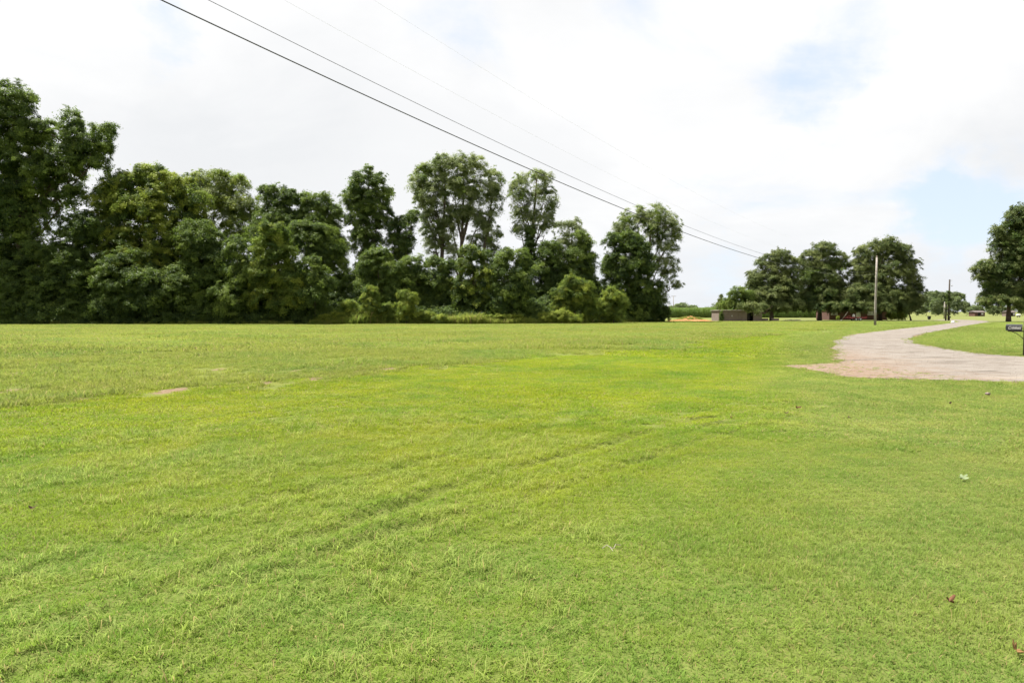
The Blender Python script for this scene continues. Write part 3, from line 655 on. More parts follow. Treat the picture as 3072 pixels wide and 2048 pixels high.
    t('cottonwood_tree', 'round pale cottonwood at the open end of the wood with drooping limbs',
      [(1960, 645, 48, 34), (1905, 650, 46, 34), (2005, 670, 38, 38), (1865, 685, 36, 40), (1950, 690, 56, 40), (2030, 695, 24, 34), (2000, 735, 44, 32), (1980, 790, 34, 30), (2015, 790, 26, 30), (2005, 830, 28, 26), (2030, 855, 26, 15), (1985, 870, 22, 28), (1990, 905, 18, 18)],
      103, 'leaf_pale', GW, base_px=1935, trunk_r=.38, dens=.58, r_cl=.85, fill=.3, second=('leaf_mid', .2))
    t('vine_draped_tree', 'dark vine-clad tree forming the end of the wood in front of the round cottonwood',
      [(1845, 730, 36, 36), (1890, 725, 42, 34), (1925, 745, 30, 34), (1835, 790, 36, 46), (1885, 790, 56, 54), (1940, 800, 36, 40), (1855, 860, 55, 60), (1925, 870, 58, 62), (1900, 930, 75, 40), (1960, 900, 30, 45)],
      99, 'leaf_dark', GW, base_px=1890, dens=.9, r_cl=.95, second=('leaf_mid', .38))
    t('privet_bush', 'near-black rounded bush ending the wood beside the cornfield', [(1945, 925, 42, 36), (1980, 935, 30, 30), (1995, 945, 18, 20)], 100, 'leaf_dark', GW, dens=1., r_cl=.7, cat='bush')
    t('vine_draped_tree', 'conical vine-covered tree just left of the dark end tree', [(1735, 715, 24, 26), (1755, 730, 28, 30), (1735, 765, 42, 40), (1765, 790, 32, 44), (1735, 830, 50, 46), (1770, 850, 34, 44)], 95, 'leaf_mid', GW, dens=.85, second=('leaf_dark', .45))
    t('elm_tree', 'dark filler tree between the ivy-wrapped stem and conical vine-covered tree', [(1650, 760, 40, 46), (1640, 820, 52, 50), (1690, 830, 40, 50), (1650, 890, 60, 50)], 95, 'leaf_dark', GW, dens=.85, second=('leaf_mid', .3))
    # ---- lower trees under the cottonwoods
    t('elm_tree', 'arched dark tree with bright rim in front of the pointed tree', [(1130, 765, 42, 26), (1105, 800, 36, 44), (1150, 800, 42, 40), (1180, 820, 28, 40), (1100, 860, 44, 50), (1160, 880, 50, 50)], 88, 'leaf_mid', GW, dens=.85, second=('leaf_dark', .5))
    t('elm_tree', 'mid-green rounded tree below the left trunks of the widest cottonwood', [(1235, 790, 38, 34), (1255, 830, 36, 40), (1215, 850, 42, 50), (1250, 900, 50, 50)], 89, 'leaf_mid', GW, dens=.85, second=('leaf_dark', .4))
    t('elm_tree', 'leafy dark tree filling below the middle of the widest cottonwood', [(1300, 795, 34, 28), (1340, 800, 38, 30), (1310, 850, 52, 44), (1350, 890, 55, 50), (1300, 920, 50, 40)], 90, 'leaf_mid', GW, dens=.85, second=('leaf_dark', .55))
    t('vine_draped_tree', 'bright-topped vine-covered tree under the right side of the widest cottonwood', [(1410, 755, 30, 24), (1440, 775, 34, 28), (1395, 800, 40, 36), (1450, 830, 56, 46), (1400, 870, 50, 50), (1455, 910, 60, 45)], 89, 'leaf_bright', GW, dens=.8, second=('leaf_dark', .5))
    t('vine_draped_tree', 'heaped vine-covered tree just left of the ivy-wrapped stem', [(1515, 770, 34, 30), (1560, 770, 34, 30), (1500, 815, 40, 38), (1565, 820, 40, 44), (1530, 860, 62, 50), (1580, 890, 34, 50), (1520, 920, 70, 40)], 88, 'leaf_mid', GW, dens=.85, second=('leaf_dark', .42))
    t('vine_mound', 'light green heap of trailing vines in front of the conical vine-covered tree', [(1715, 845, 34, 22), (1750, 860, 34, 24), (1690, 875, 38, 26), (1740, 895, 50, 34), (1690, 915, 40, 34), (1770, 920, 34, 34)], 89, 'leaf_bright', GW, dens=.9, r_cl=.6, cat='vines', second=('leaf_mid', .5))
    t('vine_mound', 'low pale mound of weeds and vines at the grass edge below the vine heap', [(1650, 950, 34, 18), (1685, 945, 40, 20), (1720, 955, 30, 14)], 86, 'leaf_bright', GW, dens=1., r_cl=.55, zmin=.1, cat='vines')
    t('vine_mound', 'bright leafy vine heap against the dark end tree', [(1835, 885, 34, 24), (1860, 905, 28, 26), (1820, 920, 34, 30), (1850, 940, 36, 24)], 90, 'leaf_bright', GW, dens=.9, r_cl=.6, cat='vines', second=('leaf_mid', .5))
    # ---- shrubs standing out on the grass edge
    t('sumac_shrub', 'tall yellowish pointed shrub on the grass edge before the dark gap', [(1112, 870, 22, 18), (1110, 895, 32, 24), (1112, 930, 32, 30), (1118, 955, 26, 18)], 83.5, 'leaf_bright', GW, dens=1., r_cl=.6, zmin=.1, cat='shrub', second=('leaf_mid', .35))
    t('sumac_shrub', 'bright green bushy shrub, last to the right of the two standing out from the wood', [(1212, 882, 22, 15), (1232, 890, 24, 18), (1222, 915, 34, 24), (1220, 948, 28, 22)], 83.5, 'leaf_bright', GW, dens=1., r_cl=.6, zmin=.1, cat='shrub', second=('leaf_mid', .25))
    t('bramble_bush', 'low bramble left of the tall yellowish shrub', [(1045, 915, 32, 20), (1070, 940, 30, 26), (1025, 945, 30, 22), (1000, 955, 24, 14)], 84, 'leaf_bright', GW, dens=1., r_cl=.55, zmin=.1, cat='bush', second=('leaf_mid', .5))
    t('bramble_bush', 'low bramble between the two shrubs standing out from the wood', [(1165, 925, 24, 18), (1168, 950, 34, 18)], 84, 'leaf_bright', GW, dens=1., r_cl=.55, zmin=.1, cat='bush', second=('leaf_mid', .5))
    t('bramble_bush', 'low spreading bramble right of the bright green bushy shrub', [(1275, 945, 30, 18), (1310, 955, 34, 14)], 84, 'leaf_bright', GW, dens=1., r_cl=.5, zmin=.1, cat='bush', second=('leaf_mid', .5))
wood()

def undergrowth():
    # the shaded inside of the wood: one mass of leaves behind the front trees
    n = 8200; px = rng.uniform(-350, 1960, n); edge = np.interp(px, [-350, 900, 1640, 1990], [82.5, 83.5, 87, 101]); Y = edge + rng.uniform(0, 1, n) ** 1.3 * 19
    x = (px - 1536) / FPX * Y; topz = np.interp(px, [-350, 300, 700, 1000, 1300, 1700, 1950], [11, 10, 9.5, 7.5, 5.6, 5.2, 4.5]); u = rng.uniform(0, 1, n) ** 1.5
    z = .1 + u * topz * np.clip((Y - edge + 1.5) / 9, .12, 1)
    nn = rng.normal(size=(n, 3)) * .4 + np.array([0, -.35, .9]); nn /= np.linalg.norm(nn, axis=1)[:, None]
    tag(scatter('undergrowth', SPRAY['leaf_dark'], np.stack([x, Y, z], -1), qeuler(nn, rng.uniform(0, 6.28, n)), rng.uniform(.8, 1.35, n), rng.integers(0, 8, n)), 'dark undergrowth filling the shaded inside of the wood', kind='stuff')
    # weeds along its foot
    T['weed'] = lib('weeds')
    for q in range(5): tuft(f'weed_{q}', M['grass_rough'], 90, .45, (.5, 1.25), .045, 300 + q, lean=.35, coll=T['weed'], curl=.3)
    n = 1300; px = np.where(rng.uniform(size=1300) < .25, rng.uniform(-300, 930, 1300), rng.uniform(930, 1990, 1300)); edge = np.interp(px, [-300, 900, 1640, 1990], [82.6, 82.0, 85.5, 100.5]); Y = edge + rng.exponential(1.1, n); x = (px - 1536) / FPX * Y
    s = np.where((px > 930) & (px < 1800), rng.uniform(.5, 1.25, n), rng.uniform(.25, .6, n))
    s = s * np.clip(1 + .55 * fbm(x, Y, .45, 2.), .35, 1.7)
    n2 = 2600; p2 = rng.uniform(940, 1830, n2); Y2 = np.interp(p2, [900, 1640, 1990], [82.6, 86, 101]) + rng.exponential(1.0, n2); x2 = (p2 - 1536) / FPX * Y2; h2 = np.clip(.9 + .9 * fbm(x2, Y2, .55, 1.) + .4 * fbm(x2, Y2, 1.9, 3.), .25, 2.6)
    tag(scatter('weeds', SPRAY['leaf_bright'], np.stack([x2, Y2, h2 * rng.uniform(.2, 1, n2)], -1), rng.uniform(-.5, .5, (n2, 3)), rng.uniform(.22, .62, n2), rng.integers(0, 8, n2)), 'leafy weeds tangled along the sunny foot of the wood', kind='stuff')
    tag(scatter('weeds', T['weed'], np.stack([x, Y, 0 * x], -1), np.stack([0 * x, 0 * x, rng.uniform(0, 6.28, n)], -1), s, rng.integers(0, 5, n)), 'tall weeds along the foot of the wood', kind='stuff')
undergrowth()

GO = 'shade trees round the brick house'
def yard_trees():
    t = tree
    t('oak_tree', 'dome-shaped oak nearest the block shed, leftmost of the three shade trees', [(2340, 770, 36, 28), (2300, 795, 34, 32), (2375, 800, 30, 36), (2262, 840, 30, 36), (2330, 840, 62, 46), (2270, 885, 40, 36), (2320, 900, 62, 34), (2375, 880, 34, 46), (2280, 895, 34, 36, -2), (2332, 890, 44, 44, -2), (2380, 905, 30, 28, -2), (2318, 918, 26, 16, -3), (2232, 920, 24, 14, -9), (2262, 922, 26, 17, -9), (2285, 922, 24, 18, -8), (2350, 922, 30, 16, -4), (2390, 920, 22, 18, -3)], 120, 'leaf_oak', GO, base_px=2312, trunk_r=.33, dens=.8, r_cl=1.05, zmin=1.3)
    t('oak_tree', 'middle of the three dark shade trees by the brick house', [(2470, 752, 44, 28), (2432, 785, 36, 38), (2510, 785, 34, 38), (2470, 830, 66, 52), (2420, 850, 34, 44), (2440, 895, 46, 34), (2510, 880, 40, 44), (2418, 900, 32, 32, -2), (2474, 892, 44, 44, -2), (2526, 898, 34, 36, -3), (2448, 920, 30, 19, -4), (2495, 920, 32, 19, -5), (2535, 918, 26, 20, -5), (2418, 922, 24, 16, -3)], 122, 'leaf_oak', GO, base_px=2456, trunk_r=.36, dens=.8, r_cl=1.05, zmin=1.3, second=('leaf_dark', .3))
    t('oak_tree', 'broad round oak behind the near utility pole, largest of the shade trees', [(2650, 742, 48, 30), (2605, 765, 44, 36), (2700, 765, 42, 36), (2575, 815, 38, 44), (2650, 815, 70, 52), (2730, 815, 36, 44), (2600, 870, 56, 40), (2680, 880, 62, 38), (2745, 875, 26, 40), (2715, 898, 46, 36, -2), (2565, 890, 34, 40, -3), (2612, 892, 42, 42, -3), (2664, 896, 44, 36, -3), (2748, 905, 26, 28, -2), (2575, 920, 32, 19, -5), (2610, 922, 26, 17, -5), (2650, 922, 32, 18, -5), (2700, 924, 32, 17, -4), (2735, 926, 20, 13, -3)], 121, 'leaf_oak', GO, base_px=2637, trunk_r=.36, dens=.78, r_cl=1.05, zmin=1.25)
    t('dogwood_tree', 'small light green tree leaning over the block shed roof', [(2215, 882, 32, 22), (2245, 895, 24, 26), (2185, 905, 26, 18), (2220, 915, 42, 20), (2165, 918, 14, 12)], 117, 'leaf_mid', GO, base_px=2262, dens=.9, r_cl=.75, zmin=1.9)
    t('cedar_tree', 'thin wispy cedar poking up at the left end of the shed', [(2163, 890, 5, 12), (2160, 905, 9, 12), (2158, 920, 12, 12)], 124, 'leaf_oak', GO, dens=.8, r_cl=.45)
    t('oak_tree', 'slender young tree under the right side of the broad round oak', [(2735, 925, 26, 18), (2715, 915, 22, 16)], 119, 'leaf_oak', GO, base_px=2733, trunk_r=.17, dens=.8, r_cl=.8, zmin=1.6)
    t('maple_tree', 'big dark leafy tree cut off by the right edge of the photo', [(3072, 650, 50, 42), (3040, 700, 48, 40), (2990, 700, 22, 30), (3095, 690, 60, 60), (2995, 745, 28, 30), (3050, 760, 60, 50), (2960, 795, 34, 24), (2932, 815, 20, 22), (3005, 810, 54, 40), (3080, 800, 60, 50), (2960, 840, 36, 26), (3010, 865, 56, 36), (3075, 870, 60, 40), (2965, 890, 30, 22), (3130, 760, 60, 80), (2990, 905, 42, 22, -2), (3045, 905, 46, 24, -2), (3092, 905, 40, 24, -2), (2952, 906, 24, 16, -1)],
      108, 'leaf_oak', GO, base_px=3022, trunk_r=.30, dens=.9, r_cl=1.0, zmin=1.8, second=('leaf_dark', .3))
    t('yew_shrub', 'dark upright shrub against the block shed wall', [(2165, 950, 6, 9), (2165, 940, 5, 9), (2165, 957, 7, 7)], 113, 'leaf_dark', 'shrubs by the house and shed', dens=1.2, r_cl=.35, zmin=.05, cat='shrub')
    for px, lab in ((2672, 'pale leafy shrub under the broad oak, next to the house corner'), (2700, 'taller pale shrub under the broad oak, away from the house')):
        t('garden_shrub', lab, [(px, 945, 14, 10), (px + 4, 953, 14, 8)], 118, 'leaf_bright', 'shrubs by the house and shed', dens=1., r_cl=.4, zmin=.05, cat='shrub')
    t('garden_shrub', 'little yellow-green shrub beside the red implement', [(2513, 952, 3.4, 5), (2513, 956, 4, 4)], 115, 'leaf_bright', 'shrubs by the house and shed', dens=1.6, r_cl=.22, zmin=.05, cat='shrub')
    gf = 'far trees beyond the drive'
    F = [('pale hazy far tree next to the broad oak', [(2782, 900, 26, 24), (2775, 925, 24, 18)], 250),
         ('tall far tree rising between the pale hazy tree and the dark poles', [(2800, 885, 26, 14), (2820, 895, 28, 20), (2815, 920, 34, 20)], 300),
         ('grey-green drooping far tree left of the dark pole', [(2808, 912, 16, 20), (2806, 930, 16, 14)], 235),
         ('round far tree right of the dark pole', [(2866, 905, 26, 18), (2862, 928, 28, 16)], 240),
         ('tallest far tree top behind the dark pole', [(2860, 885, 22, 10), (2880, 892, 20, 14), (2845, 890, 20, 14)], 310),
         ('lower far tree beside the round one, away from the pole', [(2892, 915, 18, 12), (2905, 925, 18, 12)], 245),
         ('greyish far bush line tree left of the big edge tree', [(2930, 928, 22, 10), (2915, 932, 16, 9)], 235),
         ('far shrubby tree seen under the edge tree crown', [(2975, 928, 26, 12), (3000, 930, 22, 11)], 240),
         ('far dark tree right of the edge tree trunk', [(3050, 926, 28, 13), (3085, 924, 30, 15)], 240),
         ('far tree behind the shade trees on the drive side', [(2745, 915, 22, 18), (2755, 930, 20, 12)], 260)]
    for lab, lo, Y in F: t('far_tree', lab, lo, Y, 'leaf_far_hazed' if 'dark' not in lab.split(' tree')[0] else 'leaf_oak', gf, dens=.8, r_cl=1.6, zmin=.6)
    n = 900; px = rng.uniform(1960, 2300, n); Y = rng.uniform(560, 640, n); x = (px - 1536) / FPX * Y; z = rng.uniform(.1, 1, n) * (5 + 2.2 * np.sin(px * .05) + 1.5 * np.sin(px * .17))
    tag(scatter('distant_woods', SPRAY['leaf_far_hazed'], np.stack([x, Y, z], -1), rng.uniform(-.4, .4, (n, 3)), rng.uniform(2, 4, n), rng.integers(0, 8, n)), 'hazy line of distant woods beyond the cornfield', kind='stuff')
yard_trees()

# ------------------------------------------------------------------ corn
def corn():
    c = lib('corn_plants'); m = leaf_mat('corn_leaf', (0.075, 0.13, 0.025), (0.13, 0.19, 0.035), .35)
    tm = plain('corn_tassel', (0.30, 0.25, 0.11))
    for q in range(4):
        r = np.random.default_rng(900 + q); vs = []; fs = []; k = 0
        mb = MB(); mb.tube([(0, 0, 0), (.01, 0, 1.2), (.02, .01, 2.3)], [.018, .015, .008], 5, False); vs += mb.v; fs += mb.f
        for i in range(12):
            z0 = .3 + i * .165; a = i * math.pi + r.normal() * .5; L = r.uniform(.5, .8); w = r.uniform(.05, .075)
            dx, dy = math.cos(a), math.sin(a); sx, sy = -dy * w / 2, dx * w / 2; k = len(vs)
            for t_, zz, ww in ((0, 0, .6), (.35, .26, 1), (.75, .28, .8), (1., .05, .05)):
                for sg in (-1, 1): vs.append((dx * L * t_ + sg * sx * ww, dy * L * t_ + sg * sy * ww, z0 + zz * L * 1.3))
            for j in range(3): fs.append((k + 2 * j, k + 2 * j + 1, k + 2 * j + 3, k + 2 * j + 2))
        me = bpy.data.meshes.new('corn_plant'); me.from_pydata(vs, [], fs); me.attributes.new('rnd', 'FLOAT', 'POINT').data.foreach_set('value', r.uniform(size=len(vs)).astype(np.float32))
        me.materials.append(m); c.objects.link(bpy.data.objects.new(f'corn_plant_{q}', me))
    # rows run across the view; only the first rows and the top of the stand can be seen
    ps = []
    for i, Y in enumerate(np.concatenate([np.arange(172, 184, .76), np.arange(184, 240, 3.0)])):
        x0, x1 = (1930 - 1536) / FPX * Y, (2720 - 1536) / FPX * Y; x = np.arange(x0, x1, .22 if i < 12 else .34); x = x + rng.normal(size=len(x)) * .05
        ps.append(np.stack([x, Y + rng.normal(size=len(x)) * .06, np.zeros(len(x))], -1))
    p = np.vstack(ps); n = len(p)
    tag(scatter('corn', c, p, np.stack([rng.normal(size=n) * .05, rng.normal(size=n) * .05, rng.uniform(0, 6.28, n)], -1), rng.uniform(.95, 1.12, n), rng.integers(0, 4, n)), 'tall green field of standing corn behind the yard', kind='stuff')
corn()

# ------------------------------------------------------------------ utility poles and wires
M['pole'] = plain('weathered_pole', (0.25, 0.228, 0.20), .9, .15, .25, 4)
M['dark_pole'] = plain('creosote_pole', (0.055, 0.045, 0.038), .9, .15, .3, 4)
M['metal'] = plain('galvanised', (0.42, 0.43, 0.44), .45, .5, .15, 8, .8)
M['wire_dark'] = plain('wire_dark', (0.05, 0.05, 0.052), .6, .3, .1)
M['wire_bare'] = plain('wire_bare', (0.5, 0.5, 0.51), .5, .4, .1, 6, .3)
M['ceramic'] = plain('ceramic', (0.30, 0.22, 0.18), .3, .5, .1)
PX1 = 2626; PY1 = 78.0
pb = P(PX1, HZ, PY1); POLE1 = Vector((pb.x, PY1, 0))
def near_pole():
    r = tag(empty('utility_pole', POLE1), 'weathered grey wooden utility pole beside the gravel drive', 'utility pole', 'utility poles'); m = MB()
    m.tube([(0, 0, -.3), (0, 0, 2), (.02, 0, 5), (.03, 0, 7.75)], [.132, .125, .112, .098], 12); m.build('shaft', M['pole'], r, smooth=True)
    m = MB(); m.tube([(.03, -.12, 5.6), (.03, -.12, 6.0)], .025, 6); m.build('bracket', M['metal'], r)
    for z in (5.85, 6.2):
        m = MB(); m.tube([(-.10, -.10, z - .05), (-.10, -.10, z - .02), (-.10, -.10, z + .02), (-.10, -.10, z + .05)], [.03, .045, .045, .03], 8); m.build('insulator', M['ceramic'], r, smooth=True)
    m = MB(); m.tube([(.03, 0, 7.75), (.03, 0, 7.82), (.03, 0, 7.92), (.03, 0, 7.95)], [.02, .05, .05, .03], 8); m.build('insulator', M['ceramic'], r, smooth=True)
    m = MB(); m.box(-.05, .02, -.165, -.145, 1.5, 1.75); m.build('tag_plate', M['metal'], r)
near_pole()
WIRE_A = np.array((POLE1.x - .1, POLE1.y - .1)); WIRE_B = np.array((-6.8, 12.9))
def wire(label, pts, zend, rad, mat, off=0.):
    d = WIRE_B - WIRE_A; nrm = np.array((d[1], -d[0])) / np.hypot(*d) * off; A = WIRE_A; B = WIRE_B + nrm
    ss, zz = [0.], [zend]
    for px, py in pts:
        v = pix_dir(px, py); k = v.x / v.y; s = (k * A[1] - A[0]) / ((B - A)[0] - k * (B - A)[1]); Y = A[1] + s * (B - A)[1]
        ss.append(s); zz.append(EYE + v.z / v.y * Y)
    w = np.ones(len(ss)); w[0] = 6
    c = np.polyfit(ss, zz, 2, w=w); c[2] += zend - np.polyval(c, 0)
    m = MB(); m.tube([(A[0] + s * (B - A)[0], A[1] + s * (B - A)[1], np.polyval(c, s)) for s in np.linspace(0, 1.45, 70)], rad, 6)
    o = m.build('power_wire', M[mat], smooth=True)
    return tag(o, label, 'wire', 'overhead wires to the near pole')
wire('thick dark lowest overhead cable crossing the sky to the near pole', [(457, 0), (914, 202), (1306, 379), (1606, 507), (2057, 699), (2263, 773)], 5.85, .013, 'wire_dark')
wire('thinner grey overhead cable just above the thick dark one', [(601, 0), (1442, 400), (1595, 473), (1733, 534), (1905, 612), (2062, 680), (2270, 760)], 6.2, .0065, 'wire_dark', .25)
wire('faint bare overhead wire, second from the top', [(850, 0), (1058, 110), (1190, 190), (1650, 431)], 7.0, .0016, 'wire_bare', .2)
wire('faintest and topmost bare overhead wire', [(1123, 0), (1312, 120), (1541, 268), (1737, 379)], 7.9, .0016, 'wire_bare', .2)

def far_poles():
    Y = 121; b = P(2846, HZ, Y); r = tag(empty('utility_pole', (b.x, Y, 0)), 'dark vine-clad utility pole at the far bend of the drive', 'utility pole', 'utility poles')
    m = MB(); m.tube([(0, 0, -.3), (0, 0, 3), (.02, 0, 7.25)], [.16, .145, .115], 10); m.build('shaft', M['dark_pole'], r, smooth=True)
    m = MB(); m.tube([(.05, 0, 7.05), (.5, 0, 7.07)], .03, 6); m.build('arm', M['metal'], r)
    m = MB(); m.tube([(.44, 0, 6.05), (.44, 0, 6.12), (.44, 0, 6.22), (.44, 0, 6.3)], [.05, .1, .1, .04], 8); m.tube([(0, 0, 6.15), (.44, 0, 6.3)], .015, 5); m.build('lamp', M['metal'], r, smooth=True)
    p = []; rr = np.random.default_rng(4)
    for z in np.concatenate([rr.uniform(2.6, 5.2, 34), rr.uniform(3.0, 3.9, 14)]): p.append((rr.normal() * .16 - .05, rr.normal() * .15, z))
    n = len(p); tag(scatter('vine', SPRAY['leaf_dark'], np.array(p), rr.uniform(-.5, .5, (n, 3)), rr.uniform(.2, .4, n), rr.integers(0, 8, n), r), kind='stuff')
    b = P(2838, HZ, 120.5); r = tag(empty('wooden_post', (b.x, 120.5, 0)), 'shorter dark post just left of the vine-clad pole', 'post')
    m = MB(); m.tube([(0, 0, -.2), (0, 0, 1.5), (.03, 0, 3.1)], [.14, .13, .12], 8); m.build('shaft', M['dark_pole'], r, smooth=True)
    p = [(rr.normal() * .16, rr.normal() * .15, z) for z in rr.uniform(.9, 3.2, 26)]; n = len(p)
    tag(scatter('vine', SPRAY['leaf_oak'], np.array(p), rr.uniform(-.5, .5, (n, 3)), rr.uniform(.18, .3, n), rr.integers(0, 8, n), r), kind='stuff')
    b = P(2833, HZ, 150); r = tag(empty('wooden_post', (b.x, 150, 0)), 'short pale grey post left of the dark posts', 'post')
    m = MB(); m.tube([(0, 0, -.2), (0, 0, 3.6)], [.13, .11], 8); m.build('shaft', M['pole'], r, smooth=True)
    m = MB(); m.tube([(0, 0, 3.6), (0, 0, 3.68)], [.12, .02], 8); m.build('cap', M['metal'], r, smooth=True)
    for px, Y, top, lab in ((2020, 330, 887, 'taller far pole with a crossarm standing beyond the corn'), (2006, 420, 910, 'shorter far pole with a crossarm near the wood end')):
        b = P(px, HZ, Y); h = P(px, top, Y).z; r = tag(empty('utility_pole', (b.x, Y, 0)), lab, 'utility pole', 'utility poles')
        m = MB(); m.tube([(0, 0, -.3), (0, 0, h)], [.18, .13], 8); m.build('shaft', M['pole'], r, smooth=True)
        m = MB(); m.box(-1.1, 1.1, -.24, -.14, h - .35, h - .2); m.build('crossarm', M['pole'], r)
        for k in (-.95, -.4, .4, .95):
            m = MB(); m.tube([(k, -.19, h - .2), (k, -.19, h - .1), (k, -.19, h - .02)], [.03, .06, .03], 6); m.build('insulator', M['ceramic'], r)
far_poles()

# ------------------------------------------------------------------ shed, house and yard things
M['block'] = plain('shed_block', (0.165, 0.130, 0.112), .9, .15, .15, 2)
M['tin'] = plain('tin_roof', (0.30, 0.26, 0.22), .5, .4, .2, 3, .3)
M['dark'] = plain('dark_inside', (0.02, 0.018, 0.016), .9, .1, .2)
M['white'] = plain('white_paint', (0.55, 0.54, 0.52), .5, .4, .06)
M['red'] = plain('dark_red_paint', (0.24, 0.035, 0.035), .5, .4, .2)
M['tyre'] = plain('rubber', (0.025, 0.025, 0.025), .9, .2, .2)
M['glass'] = plain('window_glass', (0.05, 0.06, 0.07), .08, .6, .05)
M['shingle'] = plain('shingle', (0.10, 0.085, 0.08), .95, .1, .3, 3)
M['plank'] = plain('grey_plank', (0.26, 0.23, 0.18), .9, .15, .2, 3)
def brick_mat(name, c1, c2, mo):
    b = MatB(name); t = b.n('ShaderNodeTexBrick'); v = b.rot(b.objc(), 0)
    sp = b.n('ShaderNodeSeparateXYZ'); b.L.new(v, sp.inputs[0]); cb = b.n('ShaderNodeCombineXYZ'); b.L.new(b.math('ADD', sp.outputs[0], sp.outputs[1]), cb.inputs[0]); b.L.new(sp.outputs[2], cb.inputs[1]); b.L.new(cb.outputs[0], t.inputs['Vector'])
    for i, c in ((1, c1), (2, c2), (3, mo)): t.inputs[i].default_value = c + (1,)
    t.inputs['Scale'].default_value = 1; t.inputs['Brick Width'].default_value = .23; t.inputs['Row Height'].default_value = .075; t.inputs['Mortar Size'].default_value = .008
    return b.principled(t.outputs[0], .9, .15, t.outputs[1], .4, .01)
M['brick'] = brick_mat('red_brick', (0.11, 0.045, 0.032), (0.085, 0.036, 0.026), (0.11, 0.09, 0.08))

def shed():
    Y = 114; a = P(2157, HZ, Y); e = P(2286, HZ, Y); w = e.x - a.x; h = 1.72
    r = tag(empty('block_shed', (a.x, Y, 0)), 'long low tan block shed with flat tin roof and dark opening', 'shed')
    d0, d1 = w * .655, w * .80; D = 4.2; t = .2
    for nm, b_ in (('wall', (0, d0, 0, t, 0, h)), ('wall', (d1, w, 0, t, 0, h)), ('wall', (d0, d1, 0, t, h - .22, h)), ('wall', (0, t, t, D, 0, h)), ('wall', (w - t, w, t, D, 0, h)), ('wall', (t, w - t, D - t, D, 0, h))):
        m = MB(); m.box(*b_); m.build(nm, M['block'], r)
    m = MB(); m.box(-.18, w + .18, -.25, D + .2, h + .003, h + .085); m.build('roof', M['tin'], r, bevel=.01)
    for k in range(0, 9):
        m = MB(); x = (k + .5) * w / 9; m.box(x - .03, x + .03, -.25, D + .2, h + .088, h + .115); m.build('roof_rib', M['tin'], r)
    for x in (w * .02, w * .24, w * .475):
        m = MB(); m.box(x - .08, x + .08, -.06, -.003, 0, h - .01); m.build('pilaster', M['block'], r)
    dr = MB(); dr.box(d0 + .02, d0 + .52, .06, .1, .02, h - .25); dr.build('door', M['dark'], r)
    m = MB(); m.box(w * .78 + .3, w * .78 + .5, -.02, -.004, 1.0, 1.2); m.build('sign_plate', M['white'], r)
    m = MB(); m.tube([(w * .30, -.05, .75), (w * .30, -.14, .95)], .06, 8); m.build('lamp', M['white'], r)
    return r
shed()
def house():
    Y = 128; a = P(2488, HZ, Y); e = P(2662, HZ, Y); w = e.x - a.x; h = 2.5; D = 5.5; t = .25
    r = tag(empty('brick_house', (a.x, Y, 0)), 'low red brick house in deep shade under the oaks', 'house')
    wins = [(.3, .92), (1.0, 1.62), (w * .66, w * .66 + 1.2)]; z0, z1 = .95, 1.95
    xs = [0]
    for x0, x1 in wins: xs += [x0, x1]
    door = (w * .46, w * .46 + .95)
    cuts = sorted(wins + [door]); cur = 0.
    for c0, c1 in cuts + [(w, w)]:
        m = MB(); m.box(cur, c0, 0, t, 0, h); m.build('wall', M['brick'], r)
        if c0 < w:
            for q0, q1 in ([(2.05, h)] if (c0, c1) == door else [(0, z0), (z1, h)]):
                m = MB(); m.box(c0, c1, 0, t, q0, q1); m.build('wall', M['brick'], r)
        cur = c1
    for b_ in ((0, t, t, D, 0, h), (w - t, w, t, D, 0, h), (t, w - t, D - t, D, 0, h)):
        m = MB(); m.box(*b_); m.build('wall', M['brick'], r)
    for x0, x1 in wins:
        m = MB(); f = .07
        m.box(x0, x1, .04, .10, z1 - f, z1); m.box(x0, x1, .04, .10, z0, z0 + f); m.box(x0, x0 + f, .04, .10, z0 + f, z1 - f); m.box(x1 - f, x1, .04, .10, z0 + f, z1 - f); m.box(x0 + f, x1 - f, .05, .09, (z0 + z1) / 2 - .025, (z0 + z1) / 2 + .025)
        wd = m.build('window', M['white'], r)
        m = MB(); m.box(x0 + f, x1 - f, .11, .12, z0 + f, z1 - f); m.build('pane', M['white'], wd)
        m = MB(); m.box(x0 - .05, x1 + .05, -.07, .035, z0 - .06, z0 - .003); m.build('sill', M['white'], wd)
    m = MB(); m.box(*door, .08, .13, 0.02, 2.05); dd = m.build('door', M['white'], r)
    m = MB(); m.tube([(door[1] - .1, .02, 1.0), (door[1] - .1, .08, 1.0)], .03, 8); m.build('handle', M['metal'], dd)
    m = MB(); o = .45; zr = h + .005; rh = 1.9
    m.add([(-o, -o, zr), (w + o, -o, zr), (w + o, D + o, zr), (-o, D + o, zr), (D * .4, D / 2, zr + rh), (w - D * .4, D / 2, zr + rh), (-o, -o, zr + .15), (w + o, -o, zr + .15), (w + o, D + o, zr + .15), (-o, D + o, zr + .15)],
          [(3, 2, 1, 0), (0, 1, 7, 6), (1, 2, 8, 7), (2, 3, 9, 8), (3, 0, 6, 9), (6, 7, 5, 4), (8, 9, 4, 5), (7, 8, 5), (9, 6, 4)])
    rf = m.build('roof', M['shingle'], r)
    m = MB(); m.box(w * .6, w * .6 + .7, D / 2 - .35, D / 2 + .35, zr + .8, zr + rh + .7); m.build('chimney', M['brick'], rf)
house()

